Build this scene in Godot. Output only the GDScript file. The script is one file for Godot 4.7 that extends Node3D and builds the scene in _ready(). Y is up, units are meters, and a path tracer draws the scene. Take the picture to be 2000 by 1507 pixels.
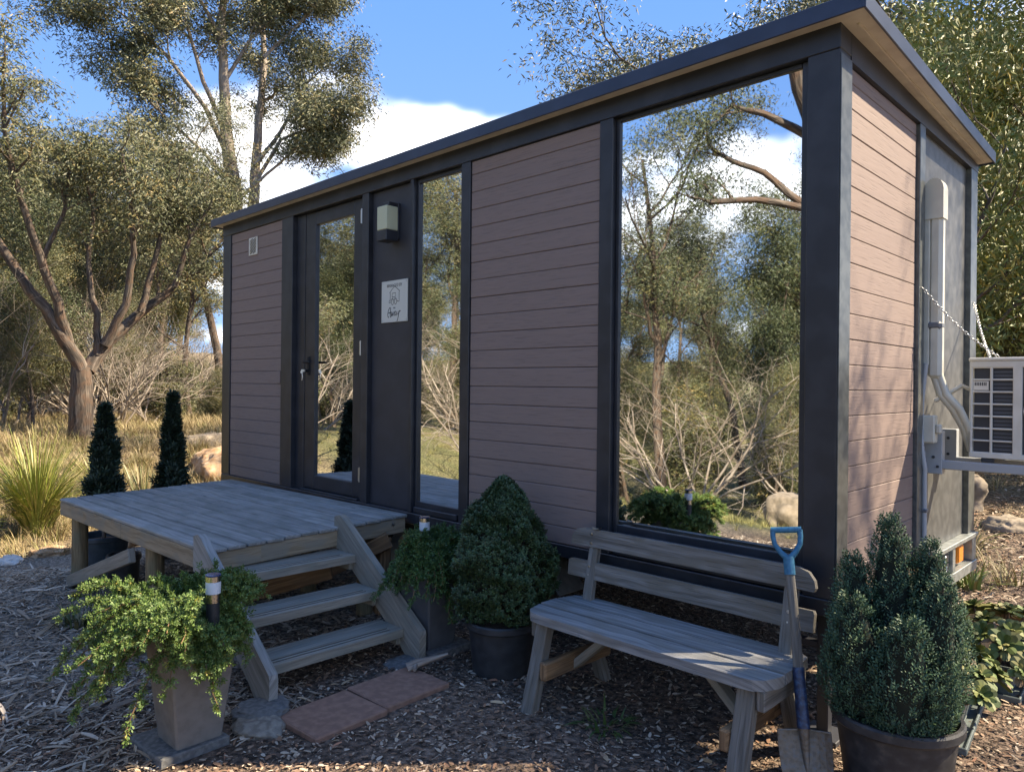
extends Node3D
# A cabin on wheels in the bush. World axes: the cabin's front wall is the plane z = 0, its right-hand front corner stands at x = 0, y = 0 is the ground by the steps.

var M := {}
var taken := {}
var rng := RandomNumberGenerator.new()


class MB:
	# collects triangles; commit() makes one mesh
	var v := PackedVector3Array()
	var n := PackedVector3Array()
	var uv := PackedVector2Array()
	var col := PackedColorArray()
	var colored := false
	var c := Color.WHITE

	func tri(a: Vector3, b: Vector3, d: Vector3, na: Vector3, nb: Vector3, nd: Vector3, ua := Vector2.ZERO, ub := Vector2.ZERO, ud := Vector2.ZERO) -> void:
		if (b - a).cross(d - a).dot(na + nb + nd) > 0.0:
			v.append_array([a, d, b]); n.append_array([na, nd, nb]); uv.append_array([ua, ud, ub])
		else:
			v.append_array([a, b, d]); n.append_array([na, nb, nd]); uv.append_array([ua, ub, ud])
		if colored:
			col.append_array([c, c, c])

	func quad(a: Vector3, b: Vector3, d: Vector3, e: Vector3, nn: Vector3, ua := Vector2.ZERO, ub := Vector2.ZERO, ud := Vector2.ZERO, ue := Vector2.ZERO) -> void:
		tri(a, b, d, nn, nn, nn, ua, ub, ud)
		tri(a, d, e, nn, nn, nn, ua, ud, ue)

	func box(xf: Transform3D, s: Vector3, b := 0.003, uo := Vector2.ZERO) -> void:
		# a box with chamfered edges; u runs along its longest side, in metres
		var h := s * 0.5
		b = minf(b, minf(h.x, minf(h.y, h.z)) * 0.6)
		var lax := 0
		if s.y > s.x and s.y >= s.z: lax = 1
		elif s.z > s.x and s.z > s.y: lax = 2
		var pts := {}
		for i in 8:
			var sg := Vector3(1 if i & 1 else -1, 1 if i & 2 else -1, 1 if i & 4 else -1)
			for ax in 3:
				var p := Vector3(sg.x * (h.x - b), sg.y * (h.y - b), sg.z * (h.z - b))
				p[ax] = sg[ax] * h[ax]
				pts[i * 3 + ax] = p
		for ax in 3:
			var a1 := 1 << ((ax + 1) % 3)
			var a2 := 1 << ((ax + 2) % 3)
			for side in 2:
				var i0: int = (1 << ax) if side else 0
				var nn := Vector3.ZERO
				nn[ax] = 1 if side else -1
				_face([pts[i0 * 3 + ax], pts[(i0 | a1) * 3 + ax], pts[(i0 | a1 | a2) * 3 + ax], pts[(i0 | a2) * 3 + ax]], nn, xf, lax, uo)
			# the four edges that run along ax
			var b1 := (ax + 1) % 3
			var b2 := (ax + 2) % 3
			for k in 4:
				var i0: int = ((1 << b1) if k & 1 else 0) | ((1 << b2) if k & 2 else 0)
				var i1: int = i0 | (1 << ax)
				var nn := Vector3.ZERO
				nn[b1] = 1 if k & 1 else -1
				nn[b2] = 1 if k & 2 else -1
				_face([pts[i0 * 3 + b1], pts[i1 * 3 + b1], pts[i1 * 3 + b2], pts[i0 * 3 + b2]], nn.normalized(), xf, lax, uo)
		for i in 8:
			var nn := Vector3(1 if i & 1 else -1, 1 if i & 2 else -1, 1 if i & 4 else -1).normalized()
			var wn := (xf.basis * nn).normalized()
			tri(xf * pts[i * 3], xf * pts[i * 3 + 1], xf * pts[i * 3 + 2], wn, wn, wn, uo, uo, uo)

	func _face(p: Array, nn: Vector3, xf: Transform3D, lax: int, uo: Vector2) -> void:
		var wn := (xf.basis * nn).normalized()
		var t := []
		var o1 := (lax + 1) % 3
		var o2 := (lax + 2) % 3
		for q: Vector3 in p:
			if absf(nn[lax]) > 0.9: t.append(uo + Vector2(q[o1] * 0.2, q[o2]))
			elif absf(nn[o1]) > absf(nn[o2]): t.append(uo + Vector2(q[lax], q[o2] + q[o1]))
			else: t.append(uo + Vector2(q[lax], q[o1] + q[o2] * 0.7))
		quad(xf * p[0], xf * p[1], xf * p[2], xf * p[3], wn, t[0], t[1], t[2], t[3])

	func bar(a: Vector3, b: Vector3, w: float, h: float, up := Vector3.UP, bev := 0.003, uo := Vector2.ZERO) -> void:
		# a bar of section w x h from a to b; h along up
		var x := (b - a).normalized()
		var z := x.cross(up).normalized()
		var y := z.cross(x).normalized()
		box(Transform3D(Basis(x, y, z), (a + b) * 0.5), Vector3(a.distance_to(b), h, w), bev, uo)

	func prism(poly: PackedVector2Array, depth: float, xf := Transform3D.IDENTITY, uo := Vector2.ZERO, swap := false) -> void:
		var idx := Geometry2D.triangulate_polygon(poly)
		var ar := 0.0
		for i in poly.size():
			var q := poly[(i + 1) % poly.size()]
			ar += poly[i].x * q.y - q.x * poly[i].y
		var uvf := func(p: Vector2) -> Vector2: return uo + (Vector2(p.y, p.x) if swap else p)
		for s: float in [-1.0, 1.0]:
			var nn := (xf.basis * Vector3(0, 0, s)).normalized()
			for i in range(0, idx.size(), 3):
				var q := [poly[idx[i]], poly[idx[i + 1]], poly[idx[i + 2]]]
				tri(xf * Vector3(q[0].x, q[0].y, s * depth / 2), xf * Vector3(q[1].x, q[1].y, s * depth / 2), xf * Vector3(q[2].x, q[2].y, s * depth / 2), nn, nn, nn, uvf.call(q[0]), uvf.call(q[1]), uvf.call(q[2]))
		for i in poly.size():
			var p := poly[i]
			var q := poly[(i + 1) % poly.size()]
			var e := (q - p).normalized()
			var nn := (xf.basis * Vector3(e.y, -e.x, 0) * signf(ar)).normalized()
			var u1: Vector2 = uvf.call(p)
			var u2: Vector2 = uvf.call(q)
			var off := Vector2(0, depth) if not swap else Vector2(0, depth)
			quad(xf * Vector3(p.x, p.y, -depth / 2), xf * Vector3(q.x, q.y, -depth / 2), xf * Vector3(q.x, q.y, depth / 2), xf * Vector3(p.x, p.y, depth / 2), nn, u1, u2, u2 + off, u1 + off)

	func tube(p: PackedVector3Array, r: PackedFloat32Array, sides := 6, cap := true, us := 1.0) -> void:
		var ref := Vector3(0.31, 0.2, 0.93)
		var d0 := (p[1] - p[0]).normalized()
		if absf(d0.dot(ref)) > 0.9: ref = Vector3(0.9, 0.1, -0.2)
		var x := d0.cross(ref).normalized()
		var rings := []
		var nrm := []
		var along := 0.0
		var alongs := PackedFloat32Array()
		for i in p.size():
			var d := ((p[mini(i + 1, p.size() - 1)] - p[maxi(i - 1, 0)])).normalized()
			x = (x - d * x.dot(d)).normalized()
			var y := d.cross(x)
			if i: along += p[i].distance_to(p[i - 1])
			alongs.append(along)
			var rp := PackedVector3Array()
			var rn := PackedVector3Array()
			for k in sides:
				var a := TAU * k / sides
				var o := x * cos(a) + y * sin(a)
				rn.append(o)
				rp.append(p[i] + o * r[i])
			rings.append(rp); nrm.append(rn)
		for i in p.size() - 1:
			for k in sides:
				var k2 := (k + 1) % sides
				var w := r[0] * TAU
				var ua := Vector2(alongs[i] * us, w * k / sides)
				var ub := Vector2(alongs[i + 1] * us, w * k / sides)
				var uc := Vector2(alongs[i + 1] * us, w * (k + 1) / sides)
				var ud := Vector2(alongs[i] * us, w * (k + 1) / sides)
				tri(rings[i][k], rings[i + 1][k], rings[i + 1][k2], nrm[i][k], nrm[i + 1][k], nrm[i + 1][k2], ua, ub, uc)
				tri(rings[i][k], rings[i + 1][k2], rings[i][k2], nrm[i][k], nrm[i + 1][k2], nrm[i][k2], ua, uc, ud)
		if cap:
			for e in [0, p.size() - 1]:
				var nn := (p[0] - p[1]).normalized() if e == 0 else (p[e] - p[e - 1]).normalized()
				for k in sides:
					tri(p[e], rings[e][k], rings[e][(k + 1) % sides], nn, nn, nn)

	func lathe(prof: PackedVector2Array, sides := 24, xf := Transform3D.IDENTITY, us := 1.0) -> void:
		# prof: (radius, height) from the bottom round to wherever it ends
		var along := 0.0
		for i in prof.size() - 1:
			var a := prof[i]
			var b := prof[i + 1]
			var l := a.distance_to(b)
			if l < 1e-6: continue
			var t := (b - a) / l
			for k in sides:
				var g0 := TAU * k / sides
				var g1 := TAU * (k + 1) / sides
				var c0 := Vector3(cos(g0), 0, sin(g0))
				var c1 := Vector3(cos(g1), 0, sin(g1))
				var n0 := (xf.basis * (c0 * t.y + Vector3(0, -t.x, 0))).normalized()
				var n1 := (xf.basis * (c1 * t.y + Vector3(0, -t.x, 0))).normalized()
				var pa := xf * (c0 * a.x + Vector3(0, a.y, 0))
				var pb := xf * (c0 * b.x + Vector3(0, b.y, 0))
				var pc := xf * (c1 * b.x + Vector3(0, b.y, 0))
				var pd := xf * (c1 * a.x + Vector3(0, a.y, 0))
				var r := maxf(a.x, b.x)
				var q0 := Vector2(g0 * r, along)
				var q1 := Vector2(g1 * r, along)
				var q2 := Vector2(g1 * r, along + l)
				var q3 := Vector2(g0 * r, along + l)
				if b.x > 1e-6: tri(pa, pb, pc, n0, n0, n1, q0, q3, q2)
				if a.x > 1e-6: tri(pa, pc, pd, n0, n1, n1, q0, q2, q1)
			along += l

	func commit() -> ArrayMesh:
		var a := []
		a.resize(Mesh.ARRAY_MAX)
		a[Mesh.ARRAY_VERTEX] = v
		a[Mesh.ARRAY_NORMAL] = n
		a[Mesh.ARRAY_TEX_UV] = uv
		if colored: a[Mesh.ARRAY_COLOR] = col
		var m := ArrayMesh.new()
		m.add_surface_from_arrays(Mesh.PRIMITIVE_TRIANGLES, a)
		return m


func numbered(called: String) -> String:
	if not taken.has(called):
		taken[called] = 0
		return called
	taken[called] += 1
	return "%s_%03d" % [called, taken[called]]


func tag(o: Node, label: String, category := "", group := "", kind := "") -> void:
	o.set_meta("label", label)
	if category: o.set_meta("category", category)
	if group: o.set_meta("group", group)
	if kind: o.set_meta("kind", kind)


func thing(called: String, label: String, category: String, at := Vector3.ZERO, turn := 0.0, group := "") -> Node3D:
	var o := Node3D.new()
	o.name = numbered(called)
	add_child(o)
	o.position = at
	o.rotation.y = turn
	tag(o, label, category, group, "thing")
	return o


func whole(called: String, mesh: Mesh, mat: Material, at := Vector3.ZERO) -> MeshInstance3D:
	var o := MeshInstance3D.new()
	o.name = numbered(called)
	o.mesh = mesh
	o.material_override = mat
	o.set_meta("kind", "thing")
	add_child(o)
	o.position = at
	return o


func part(parent: Node3D, called: String, mesh: Mesh, mat: Material, xf := Transform3D.IDENTITY) -> MeshInstance3D:
	var o := MeshInstance3D.new()
	o.name = called
	o.mesh = mesh
	o.material_override = mat
	parent.add_child(o, true)
	o.transform = xf
	return o


func wpart(parent: Node3D, called: String, mesh: Mesh, mat: Material, at: Vector3, bas := Basis.IDENTITY) -> MeshInstance3D:
	# a part placed in world coordinates
	var o := part(parent, called, mesh, mat)
	o.global_transform = Transform3D(bas, at)
	return o


func T(x: float, y: float, z: float) -> Transform3D:
	return Transform3D(Basis.IDENTITY, Vector3(x, y, z))


func cbox(s: Vector3, b := 0.003, uo := Vector2.ZERO) -> ArrayMesh:
	var m := MB.new()
	m.box(Transform3D.IDENTITY, s, b, uo)
	return m.commit()


func span(parent: Node3D, called: String, lo: Vector3, hi: Vector3, mat: Material, b := 0.003) -> MeshInstance3D:
	# a chamfered box between two world corners
	return wpart(parent, called, cbox((hi - lo).abs(), b, Vector2(rng.randf() * 1.5, rng.randf())), mat, (lo + hi) * 0.5)


func fnl(seed_: int, freq: float, oct := 3) -> FastNoiseLite:
	var f := FastNoiseLite.new()
	f.seed = seed_
	f.noise_type = FastNoiseLite.TYPE_SIMPLEX_SMOOTH
	f.frequency = freq
	f.fractal_type = FastNoiseLite.FRACTAL_FBM
	f.fractal_octaves = oct
	return f


func lin(r: float, g: float, b: float) -> Color:
	return Color(r, g, b).linear_to_srgb()


func mat(c: Color, rough := 0.7, metal := 0.0) -> StandardMaterial3D:
	var m := StandardMaterial3D.new()
	m.albedo_color = c.linear_to_srgb()
	m.roughness = rough
	m.metallic = metal
	return m


func wood(seed_: int, dark: Color, mid: Color, light: Color, stain: Color, amount: float, relief := 0.12) -> StandardMaterial3D:
	# grain along u; one tile is 3.2 m by 0.64 m
	var w := 768
	var h := 256
	var a := fnl(seed_, 0.012, 3)
	var b := fnl(seed_ + 7, 0.02, 2)
	var px := PackedByteArray()
	var hp := PackedByteArray()
	px.resize(w * h * 3)
	hp.resize(w * h)
	var i := 0
	for y in h:
		for x in w:
			var warp := a.get_noise_2d(x * 0.66, y * 1.2) * 9.0
			var s := a.get_noise_2d(x * 0.3, (y + warp) * 7.0 + 300.0)
			var f := b.get_noise_2d(x * 0.73 + 900.0, y * 26.0)
			var bl := b.get_noise_2d(x * 0.66, y * 0.9 + 700.0)
			var t := clampf(0.5 + s * 0.75 + f * 0.3, 0.0, 1.0)
			var c := dark.lerp(mid, t * 2.0) if t < 0.5 else mid.lerp(light, t * 2.0 - 1.0)
			c = c.lerp(stain, clampf((bl + 0.05) * 2.2, 0.0, 1.0) * amount)
			var crack := clampf((-f - 0.42) * 6.0, 0.0, 1.0)
			c = c.lerp(dark * 0.6, crack * 0.5)
			c = c.linear_to_srgb()
			px[i * 3] = clampi(int(c.r * 255.0), 0, 255)
			px[i * 3 + 1] = clampi(int(c.g * 255.0), 0, 255)
			px[i * 3 + 2] = clampi(int(c.b * 255.0), 0, 255)
			hp[i] = clampi(int((0.6 + 0.25 * f + 0.15 * s - crack * 0.4) * 255.0), 0, 255)
			i += 1
	var m := StandardMaterial3D.new()
	m.albedo_texture = ImageTexture.create_from_image(Image.create_from_data(w, h, false, Image.FORMAT_RGB8, px))
	m.heightmap_enabled = true
	m.heightmap_texture = ImageTexture.create_from_image(Image.create_from_data(w, h, false, Image.FORMAT_L8, hp))
	m.heightmap_scale = relief
	m.roughness = 0.85
	m.uv1_scale = Vector3(1.0 / 3.2, 1.0 / 0.64, 1)
	return m


func noise_tex(seed_: int, freq: float, colors: Array, offsets: Array, oct := 4, size := 512) -> NoiseTexture2D:
	var t := NoiseTexture2D.new()
	t.width = size
	t.height = size
	t.seamless = true
	t.noise = fnl(seed_, freq, oct)
	if colors:
		var g := Gradient.new()
		g.offsets = PackedFloat32Array(offsets)
		var cs := PackedColorArray()
		for c: Color in colors: cs.append(c.linear_to_srgb())
		g.colors = cs
		t.color_ramp = g
	return t


func mottled(seed_: int, freq: float, colors: Array, offsets: Array, scale_: float, rough: float, relief := 0.0, metal := 0.0) -> StandardMaterial3D:
	# a triplanar material of blotches in the given colours
	var m := StandardMaterial3D.new()
	m.albedo_texture = noise_tex(seed_, freq, colors, offsets)
	m.uv1_triplanar = true
	m.uv1_world_triplanar = true
	m.uv1_scale = Vector3.ONE * scale_
	m.roughness = rough
	m.metallic = metal
	if relief > 0.0:
		m.heightmap_enabled = true
		m.heightmap_texture = noise_tex(seed_ + 3, freq * 2.0, [], [])
		m.heightmap_scale = relief
	return m


func leafy(rough := 0.5, through := 0.35) -> StandardMaterial3D:
	var m := StandardMaterial3D.new()
	m.vertex_color_use_as_albedo = true
	m.albedo_color = lin(0.5, 0.5, 0.5)  # mesh colours are stored doubled, for finer steps
	m.roughness = rough
	m.backlight = Color(through, through, through * 0.6).linear_to_srgb()
	return m


func ground_y(x: float, z: float) -> float:
	var d := Vector2(x + 2.0, z).length()
	var h := -0.42 * smoothstep(-4.9, -8.2, x)
	h += 0.95 * smoothstep(8.6, 14.5, -x)
	h -= 0.80 * smoothstep(3.6, 9.5, z) * (1.0 - smoothstep(8.0, 14.0, -x) * 0.6)
	h += 0.45 * smoothstep(-3.5, -9.0, z) * smoothstep(-7.0, -1.0, x)
	h += 4.5 * pow(smoothstep(24.0, 95.0, d), 1.2)
	h += bumps.get_noise_2d(x, z) * (0.015 + 0.3 * smoothstep(9.0, 30.0, d))
	return h


var bumps := FastNoiseLite.new()


func _ready() -> void:
	rng.seed = 20
	bumps.seed = 4
	bumps.frequency = 0.35
	stage_camera_and_light()
	make_materials()
	build_ground()
	build_cabin()
	build_deck()
	build_bench()
	build_pots()
	build_small_things()
	build_air_conditioner()
	build_planting()
	build_trees()
	build_litter()


func stage_camera_and_light() -> void:
	var cam := Camera3D.new()
	cam.name = "camera"
	add_child(cam)
	cam.position = Vector3(1.156, 1.52, 3.09)
	cam.rotation = Vector3(deg_to_rad(-0.03), deg_to_rad(44.457), deg_to_rad(0.591))
	cam.fov = 55.56
	cam.near = 0.05
	cam.far = 600.0
	cam.current = true
	var sun := DirectionalLight3D.new()
	sun.name = "sun"
	add_child(sun)
	sun.transform = Transform3D(Basis.looking_at(Vector3(-0.68, -1.0, 0.735).normalized(), Vector3.UP), Vector3(0, 20, 0))
	sun.light_energy = 1.45
	sun.light_color = Color(1.0, 0.93, 0.81)
	sun.light_angular_distance = 0.55
	sun.shadow_enabled = true
	var we := WorldEnvironment.new()
	we.name = "environment"
	var e := Environment.new()
	e.background_mode = Environment.BG_SKY
	e.sky = Sky.new()
	e.sky.sky_material = sky_picture()
	e.tonemap_mode = Environment.TONE_MAPPER_LINEAR
	e.tonemap_exposure = 3.2
	e.sdfgi_enabled = true
	e.ssao_enabled = true
	e.ssil_enabled = true
	we.environment = e
	add_child(we)


func sky_picture() -> PanoramaSkyMaterial:
	# blue air, paler towards the horizon, and heaped fair-weather clouds all round
	var w := 2048
	var h := 1024
	var im := Image.create(w, h, false, Image.FORMAT_RGBF)
	var big := fnl(31, 0.9, 5)
	var fine := fnl(5, 3.6, 4)
	var zen := Color(0.046, 0.124, 0.328)
	var low := Color(0.170, 0.262, 0.400)
	for y in h:
		var el := PI * 0.5 - PI * (y + 0.5) / h
		var s := sin(el)
		var air := zen.lerp(low, pow(1.0 - clampf(s, 0.0, 1.0), 2.6)) if s > 0.0 else Color(0.16, 0.15, 0.12)
		if s < -0.06 or s > 0.93:
			im.fill_rect(Rect2i(0, y, w, 1), air)
			continue
		for x in w:
			var az := TAU * (x + 0.5) / w
			var dir := Vector3(sin(az) * cos(el), s, -cos(az) * cos(el))
			var k := 1.0 / (maxf(s, 0.0) + 0.22)
			var q := Vector3(dir.x * k, 0.0, dir.z * k)
			var d := big.get_noise_3d(q.x, 10.5, q.z) + fine.get_noise_3d(q.x, 0.2, q.z) * 0.28
			var cover := smoothstep(0.07, 0.48, d) * smoothstep(-0.02, 0.06, s)
			var c := air
			if cover > 0.0:
				var body := Color(0.95, 0.94, 0.93).lerp(Color(0.55, 0.56, 0.58), smoothstep(0.42, 0.80, d))
				c = air.lerp(body, cover * 0.92)
			im.set_pixel(x, y, c)
	var m := PanoramaSkyMaterial.new()
	m.panorama = ImageTexture.create_from_image(im)
	return m


func make_materials() -> void:
	M.frame = mottled(31, 0.01, [Color(0.021, 0.023, 0.029), Color(0.030, 0.032, 0.040)], [0.35, 0.7], 0.9, 0.42)
	M.panel = mottled(32, 0.01, [Color(0.030, 0.031, 0.039), Color(0.038, 0.039, 0.048)], [0.3, 0.75], 0.8, 0.5)
	M.roof_edge = mottled(33, 0.01, [Color(0.022, 0.031, 0.060), Color(0.030, 0.042, 0.078)], [0.3, 0.75], 0.8, 0.35)
	M.black = mat(Color(0.008, 0.008, 0.009), 0.8)
	M.glass = mat(Color(0.80, 0.83, 0.86), 0.015, 1.0)
	var rip := noise_tex(77, 0.004, [], [], 2)
	M.glass.heightmap_enabled = true
	M.glass.heightmap_texture = rip
	M.glass.heightmap_scale = 0.01
	M.glass.uv1_scale = Vector3(0.45, 0.45, 1)
	# painted fibre-cement boards with an embossed grain
	M.clad = wood(101, Color(0.222, 0.164, 0.143), Color(0.232, 0.172, 0.150), Color(0.242, 0.180, 0.157), Color(0.224, 0.167, 0.147), 0.4, 0.10)
	M.clad.roughness = 0.7
	M.soffit = mottled(34, 0.01, [Color(0.56, 0.50, 0.42), Color(0.64, 0.58, 0.49)], [0.3, 0.7], 1.0, 0.75)
	M.zinc = mottled(35, 0.02, [Color(0.30, 0.32, 0.31), Color(0.42, 0.44, 0.43)], [0.3, 0.7], 1.4, 0.38, 0.0, 0.6)
	M.strip = mottled(36, 0.02, [Color(0.085, 0.092, 0.090), Color(0.125, 0.133, 0.128)], [0.3, 0.7], 1.4, 0.33, 0.0, 0.25)
	M.sheet = mottled(37, 0.015, [Color(0.095, 0.096, 0.095), Color(0.14, 0.141, 0.138)], [0.25, 0.75], 1.2, 0.45, 0.0, 0.3)
	M.deck = wood(201, Color(0.19, 0.188, 0.178), Color(0.262, 0.262, 0.250), Color(0.325, 0.325, 0.312), Color(0.18, 0.19, 0.17), 0.55, 0.16)
	M.deck2 = wood(207, Color(0.165, 0.162, 0.152), Color(0.228, 0.227, 0.214), Color(0.29, 0.29, 0.275), Color(0.14, 0.15, 0.135), 0.6, 0.16)
	M.pine = wood(301, Color(0.20, 0.155, 0.098), Color(0.275, 0.222, 0.148), Color(0.335, 0.278, 0.195), Color(0.21, 0.20, 0.165), 0.7, 0.16)
	M.tread = wood(401, Color(0.175, 0.158, 0.125), Color(0.24, 0.22, 0.18), Color(0.30, 0.28, 0.235), Color(0.20, 0.20, 0.17), 0.7, 0.16)
	M.bench = wood(501, Color(0.095, 0.086, 0.072), Color(0.165, 0.152, 0.132), Color(0.235, 0.224, 0.203), Color(0.14, 0.125, 0.098), 0.75, 0.25)
	M.seat = wood(507, Color(0.13, 0.13, 0.127), Color(0.215, 0.215, 0.21), Color(0.30, 0.303, 0.30), Color(0.17, 0.162, 0.14), 0.55, 0.22)
	M.log = wood(601, Color(0.10, 0.075, 0.04), Color(0.19, 0.145, 0.082), Color(0.27, 0.21, 0.125), Color(0.15, 0.145, 0.09), 0.7, 0.2)
	M.rawwood = wood(701, Color(0.10, 0.055, 0.025), Color(0.21, 0.12, 0.055), Color(0.30, 0.18, 0.09), Color(0.14, 0.09, 0.05), 0.6, 0.2)
	M.paver = mottled(41, 0.02, [Color(0.195, 0.112, 0.080), Color(0.235, 0.135, 0.095), Color(0.265, 0.158, 0.113)], [0.25, 0.55, 0.8], 1.6, 0.9, 0.15)
	M.stone_pot = mottled(42, 0.02, [Color(0.152, 0.143, 0.130), Color(0.172, 0.162, 0.147), Color(0.190, 0.180, 0.164)], [0.25, 0.5, 0.8], 1.5, 0.85, 0.06)
	M.slab = mottled(43, 0.03, [Color(0.10, 0.10, 0.10), Color(0.16, 0.16, 0.155)], [0.3, 0.7], 2.0, 0.9, 0.1)
	M.slate_pot = mottled(57, 0.015, [Color(0.066, 0.070, 0.078), Color(0.085, 0.089, 0.097)], [0.3, 0.7], 1.2, 0.6)
	M.plastic = mottled(44, 0.02, [Color(0.022, 0.024, 0.027), Color(0.036, 0.039, 0.043)], [0.3, 0.75], 1.5, 0.5)
	M.plastic_dusty = mottled(45, 0.02, [Color(0.018, 0.018, 0.020), Color(0.030, 0.030, 0.033), Color(0.075, 0.068, 0.06)], [0.25, 0.55, 0.9], 1.5, 0.6)
	M.blue_pot = mottled(46, 0.02, [Color(0.035, 0.055, 0.075), Color(0.06, 0.085, 0.11)], [0.3, 0.75], 1.5, 0.5)
	M.trough = mottled(47, 0.02, [Color(0.075, 0.095, 0.095), Color(0.12, 0.145, 0.145)], [0.3, 0.75], 2.0, 0.55)
	M.soil = mottled(48, 0.05, [Color(0.03, 0.02, 0.014), Color(0.08, 0.052, 0.035), Color(0.17, 0.12, 0.085)], [0.2, 0.5, 0.85], 4.0, 1.0, 1.2)
	M.cream = mottled(49, 0.01, [Color(0.60, 0.57, 0.49), Color(0.68, 0.65, 0.57)], [0.3, 0.7], 1.0, 0.5)
	M.pvc = mottled(50, 0.01, [Color(0.50, 0.49, 0.42), Color(0.57, 0.56, 0.48)], [0.3, 0.7], 1.0, 0.4)
	M.greypvc = mat(Color(0.36, 0.38, 0.40), 0.45)
	M.tape = mat(Color(0.13, 0.14, 0.16), 0.5)
	M.fin = mat(Color(0.05, 0.053, 0.06), 0.5, 0.4)
	M.steel = mat(Color(0.55, 0.55, 0.55), 0.28, 1.0)
	M.brushed = mat(Color(0.62, 0.58, 0.50), 0.25, 1.0)
	M.opal = mat(Color(0.62, 0.66, 0.70), 0.4)
	M.lampshade = mat(Color(0.52, 0.53, 0.36), 0.45)
	M.solar = mat(Color(0.02, 0.04, 0.12), 0.15)
	M.blue = mottled(51, 0.03, [Color(0.018, 0.10, 0.19), Color(0.03, 0.145, 0.25), Color(0.06, 0.19, 0.29)], [0.25, 0.5, 0.85], 3.0, 0.5)
	M.navy = mottled(52, 0.03, [Color(0.012, 0.016, 0.04), Color(0.02, 0.035, 0.085), Color(0.04, 0.10, 0.19)], [0.25, 0.5, 0.85], 3.0, 0.45)
	M.blade = mottled(53, 0.03, [Color(0.11, 0.085, 0.06), Color(0.17, 0.135, 0.10), Color(0.13, 0.14, 0.15)], [0.25, 0.5, 0.85], 2.5, 0.5, 0.03, 0.35)
	M.signface = mat(Color(0.62, 0.61, 0.54), 0.5)
	M.ink = mat(Color(0.012, 0.012, 0.012), 0.6)
	M.rubber = mat(Color(0.012, 0.012, 0.012), 0.8)
	M.amber = mat(Color(0.75, 0.24, 0.03), 0.2)
	M.rock = mottled(54, 0.012, [Color(0.13, 0.108, 0.08), Color(0.23, 0.185, 0.135), Color(0.33, 0.275, 0.21)], [0.25, 0.5, 0.8], 0.8, 0.95, 0.8)
	M.sandstone = mottled(55, 0.012, [Color(0.27, 0.15, 0.07), Color(0.42, 0.26, 0.135), Color(0.50, 0.38, 0.26)], [0.25, 0.5, 0.8], 0.9, 0.95, 0.8)
	M.ash_rock = mottled(56, 0.02, [Color(0.16, 0.14, 0.115), Color(0.27, 0.245, 0.205)], [0.3, 0.7], 2.0, 0.95, 0.3)
	M.bark = wood(801, Color(0.035, 0.027, 0.021), Color(0.085, 0.066, 0.052), Color(0.19, 0.155, 0.125), Color(0.13, 0.075, 0.045), 0.6, 0.9)
	M.bark.uv1_scale = Vector3(0.4, 0.6, 1)
	M.pale_bark = wood(807, Color(0.13, 0.105, 0.085), Color(0.27, 0.225, 0.185), Color(0.42, 0.375, 0.32), Color(0.24, 0.17, 0.12), 0.5, 0.6)
	M.pale_bark.uv1_scale = Vector3(0.4, 0.6, 1)
	M.leaf = leafy(0.6, 0.5)
	M.needle = leafy(0.6, 0.2)
	M.blade_leaf = leafy(0.45, 0.4)
	M.juicy = leafy(0.35, 0.3)
	M.litter = leafy(0.9, 0.05)
	M.litter.albedo_color = Color.WHITE
	M.grass = leafy(0.6, 0.3)
	M.grass.albedo_color = Color.WHITE


func clad_panel(root: Node3D, called_back: String, lo: Vector3, hi: Vector3, along_z: bool) -> void:
	# a backing sheet with weatherboards on it, one by one
	var back: MeshInstance3D
	var len_: float = absf(hi.z - lo.z) if along_z else absf(hi.x - lo.x)
	if along_z: back = span(root, called_back, Vector3(lo.x - 0.055, lo.y, lo.z), Vector3(lo.x - 0.015, hi.y, hi.z), M.black, 0.001)
	else: back = span(root, called_back, Vector3(lo.x, lo.y, lo.z - 0.055), Vector3(hi.x, hi.y, lo.z - 0.015), M.black, 0.001)
	var y1 := hi.y
	var edges := [hi.y]
	var l := 2.840
	while l > lo.y + 0.02:
		if l < hi.y - 0.005: edges.append(l)
		l -= 0.1105
	edges.append(lo.y)
	for i in edges.size() - 1:
		y1 = edges[i]
		var y0: float = edges[i + 1]
		var jit := rng.randf_range(-0.0012, 0.0012)
		var b := cbox(Vector3(len_ - 0.004, y1 - y0 - 0.0025, 0.016), 0.0028, Vector2(rng.randf() * 2.0, rng.randf()))
		var c := (lo + hi) * 0.5
		if along_z: wpart(back, "board", b, M.clad, Vector3(lo.x - 0.008 + jit, (y0 + y1) * 0.5, c.z), Basis(Vector3(0, 0, -1), Vector3.UP, Vector3(1, 0, 0)))
		else: wpart(back, "board", b, M.clad, Vector3(c.x, (y0 + y1) * 0.5, lo.z - 0.008 + jit))


func text_part(parent: Node3D, called: String, words: String, height: float, at: Vector3, serif := false) -> void:
	var tm := TextMesh.new()
	var f := SystemFont.new()
	f.font_names = PackedStringArray(["Droid Serif" if serif else "Droid Sans"])
	tm.font = f
	tm.text = words
	tm.font_size = 32
	tm.pixel_size = height / 23.0
	tm.depth = 0.0012
	wpart(parent, called, tm, M.ink, at)


func strokes(parent: Node3D, called: String, lines: Array, r: float, at: Vector3) -> void:
	var mb := MB.new()
	for l: Array in lines:
		var p := PackedVector3Array()
		var rr := PackedFloat32Array()
		for q: Vector2 in l:
			p.append(Vector3(q.x, q.y, 0))
			rr.append(r)
		mb.tube(p, rr, 5)
	var o := wpart(parent, called, mb.commit(), M.ink, at)
	o.scale.z = 0.25


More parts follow.
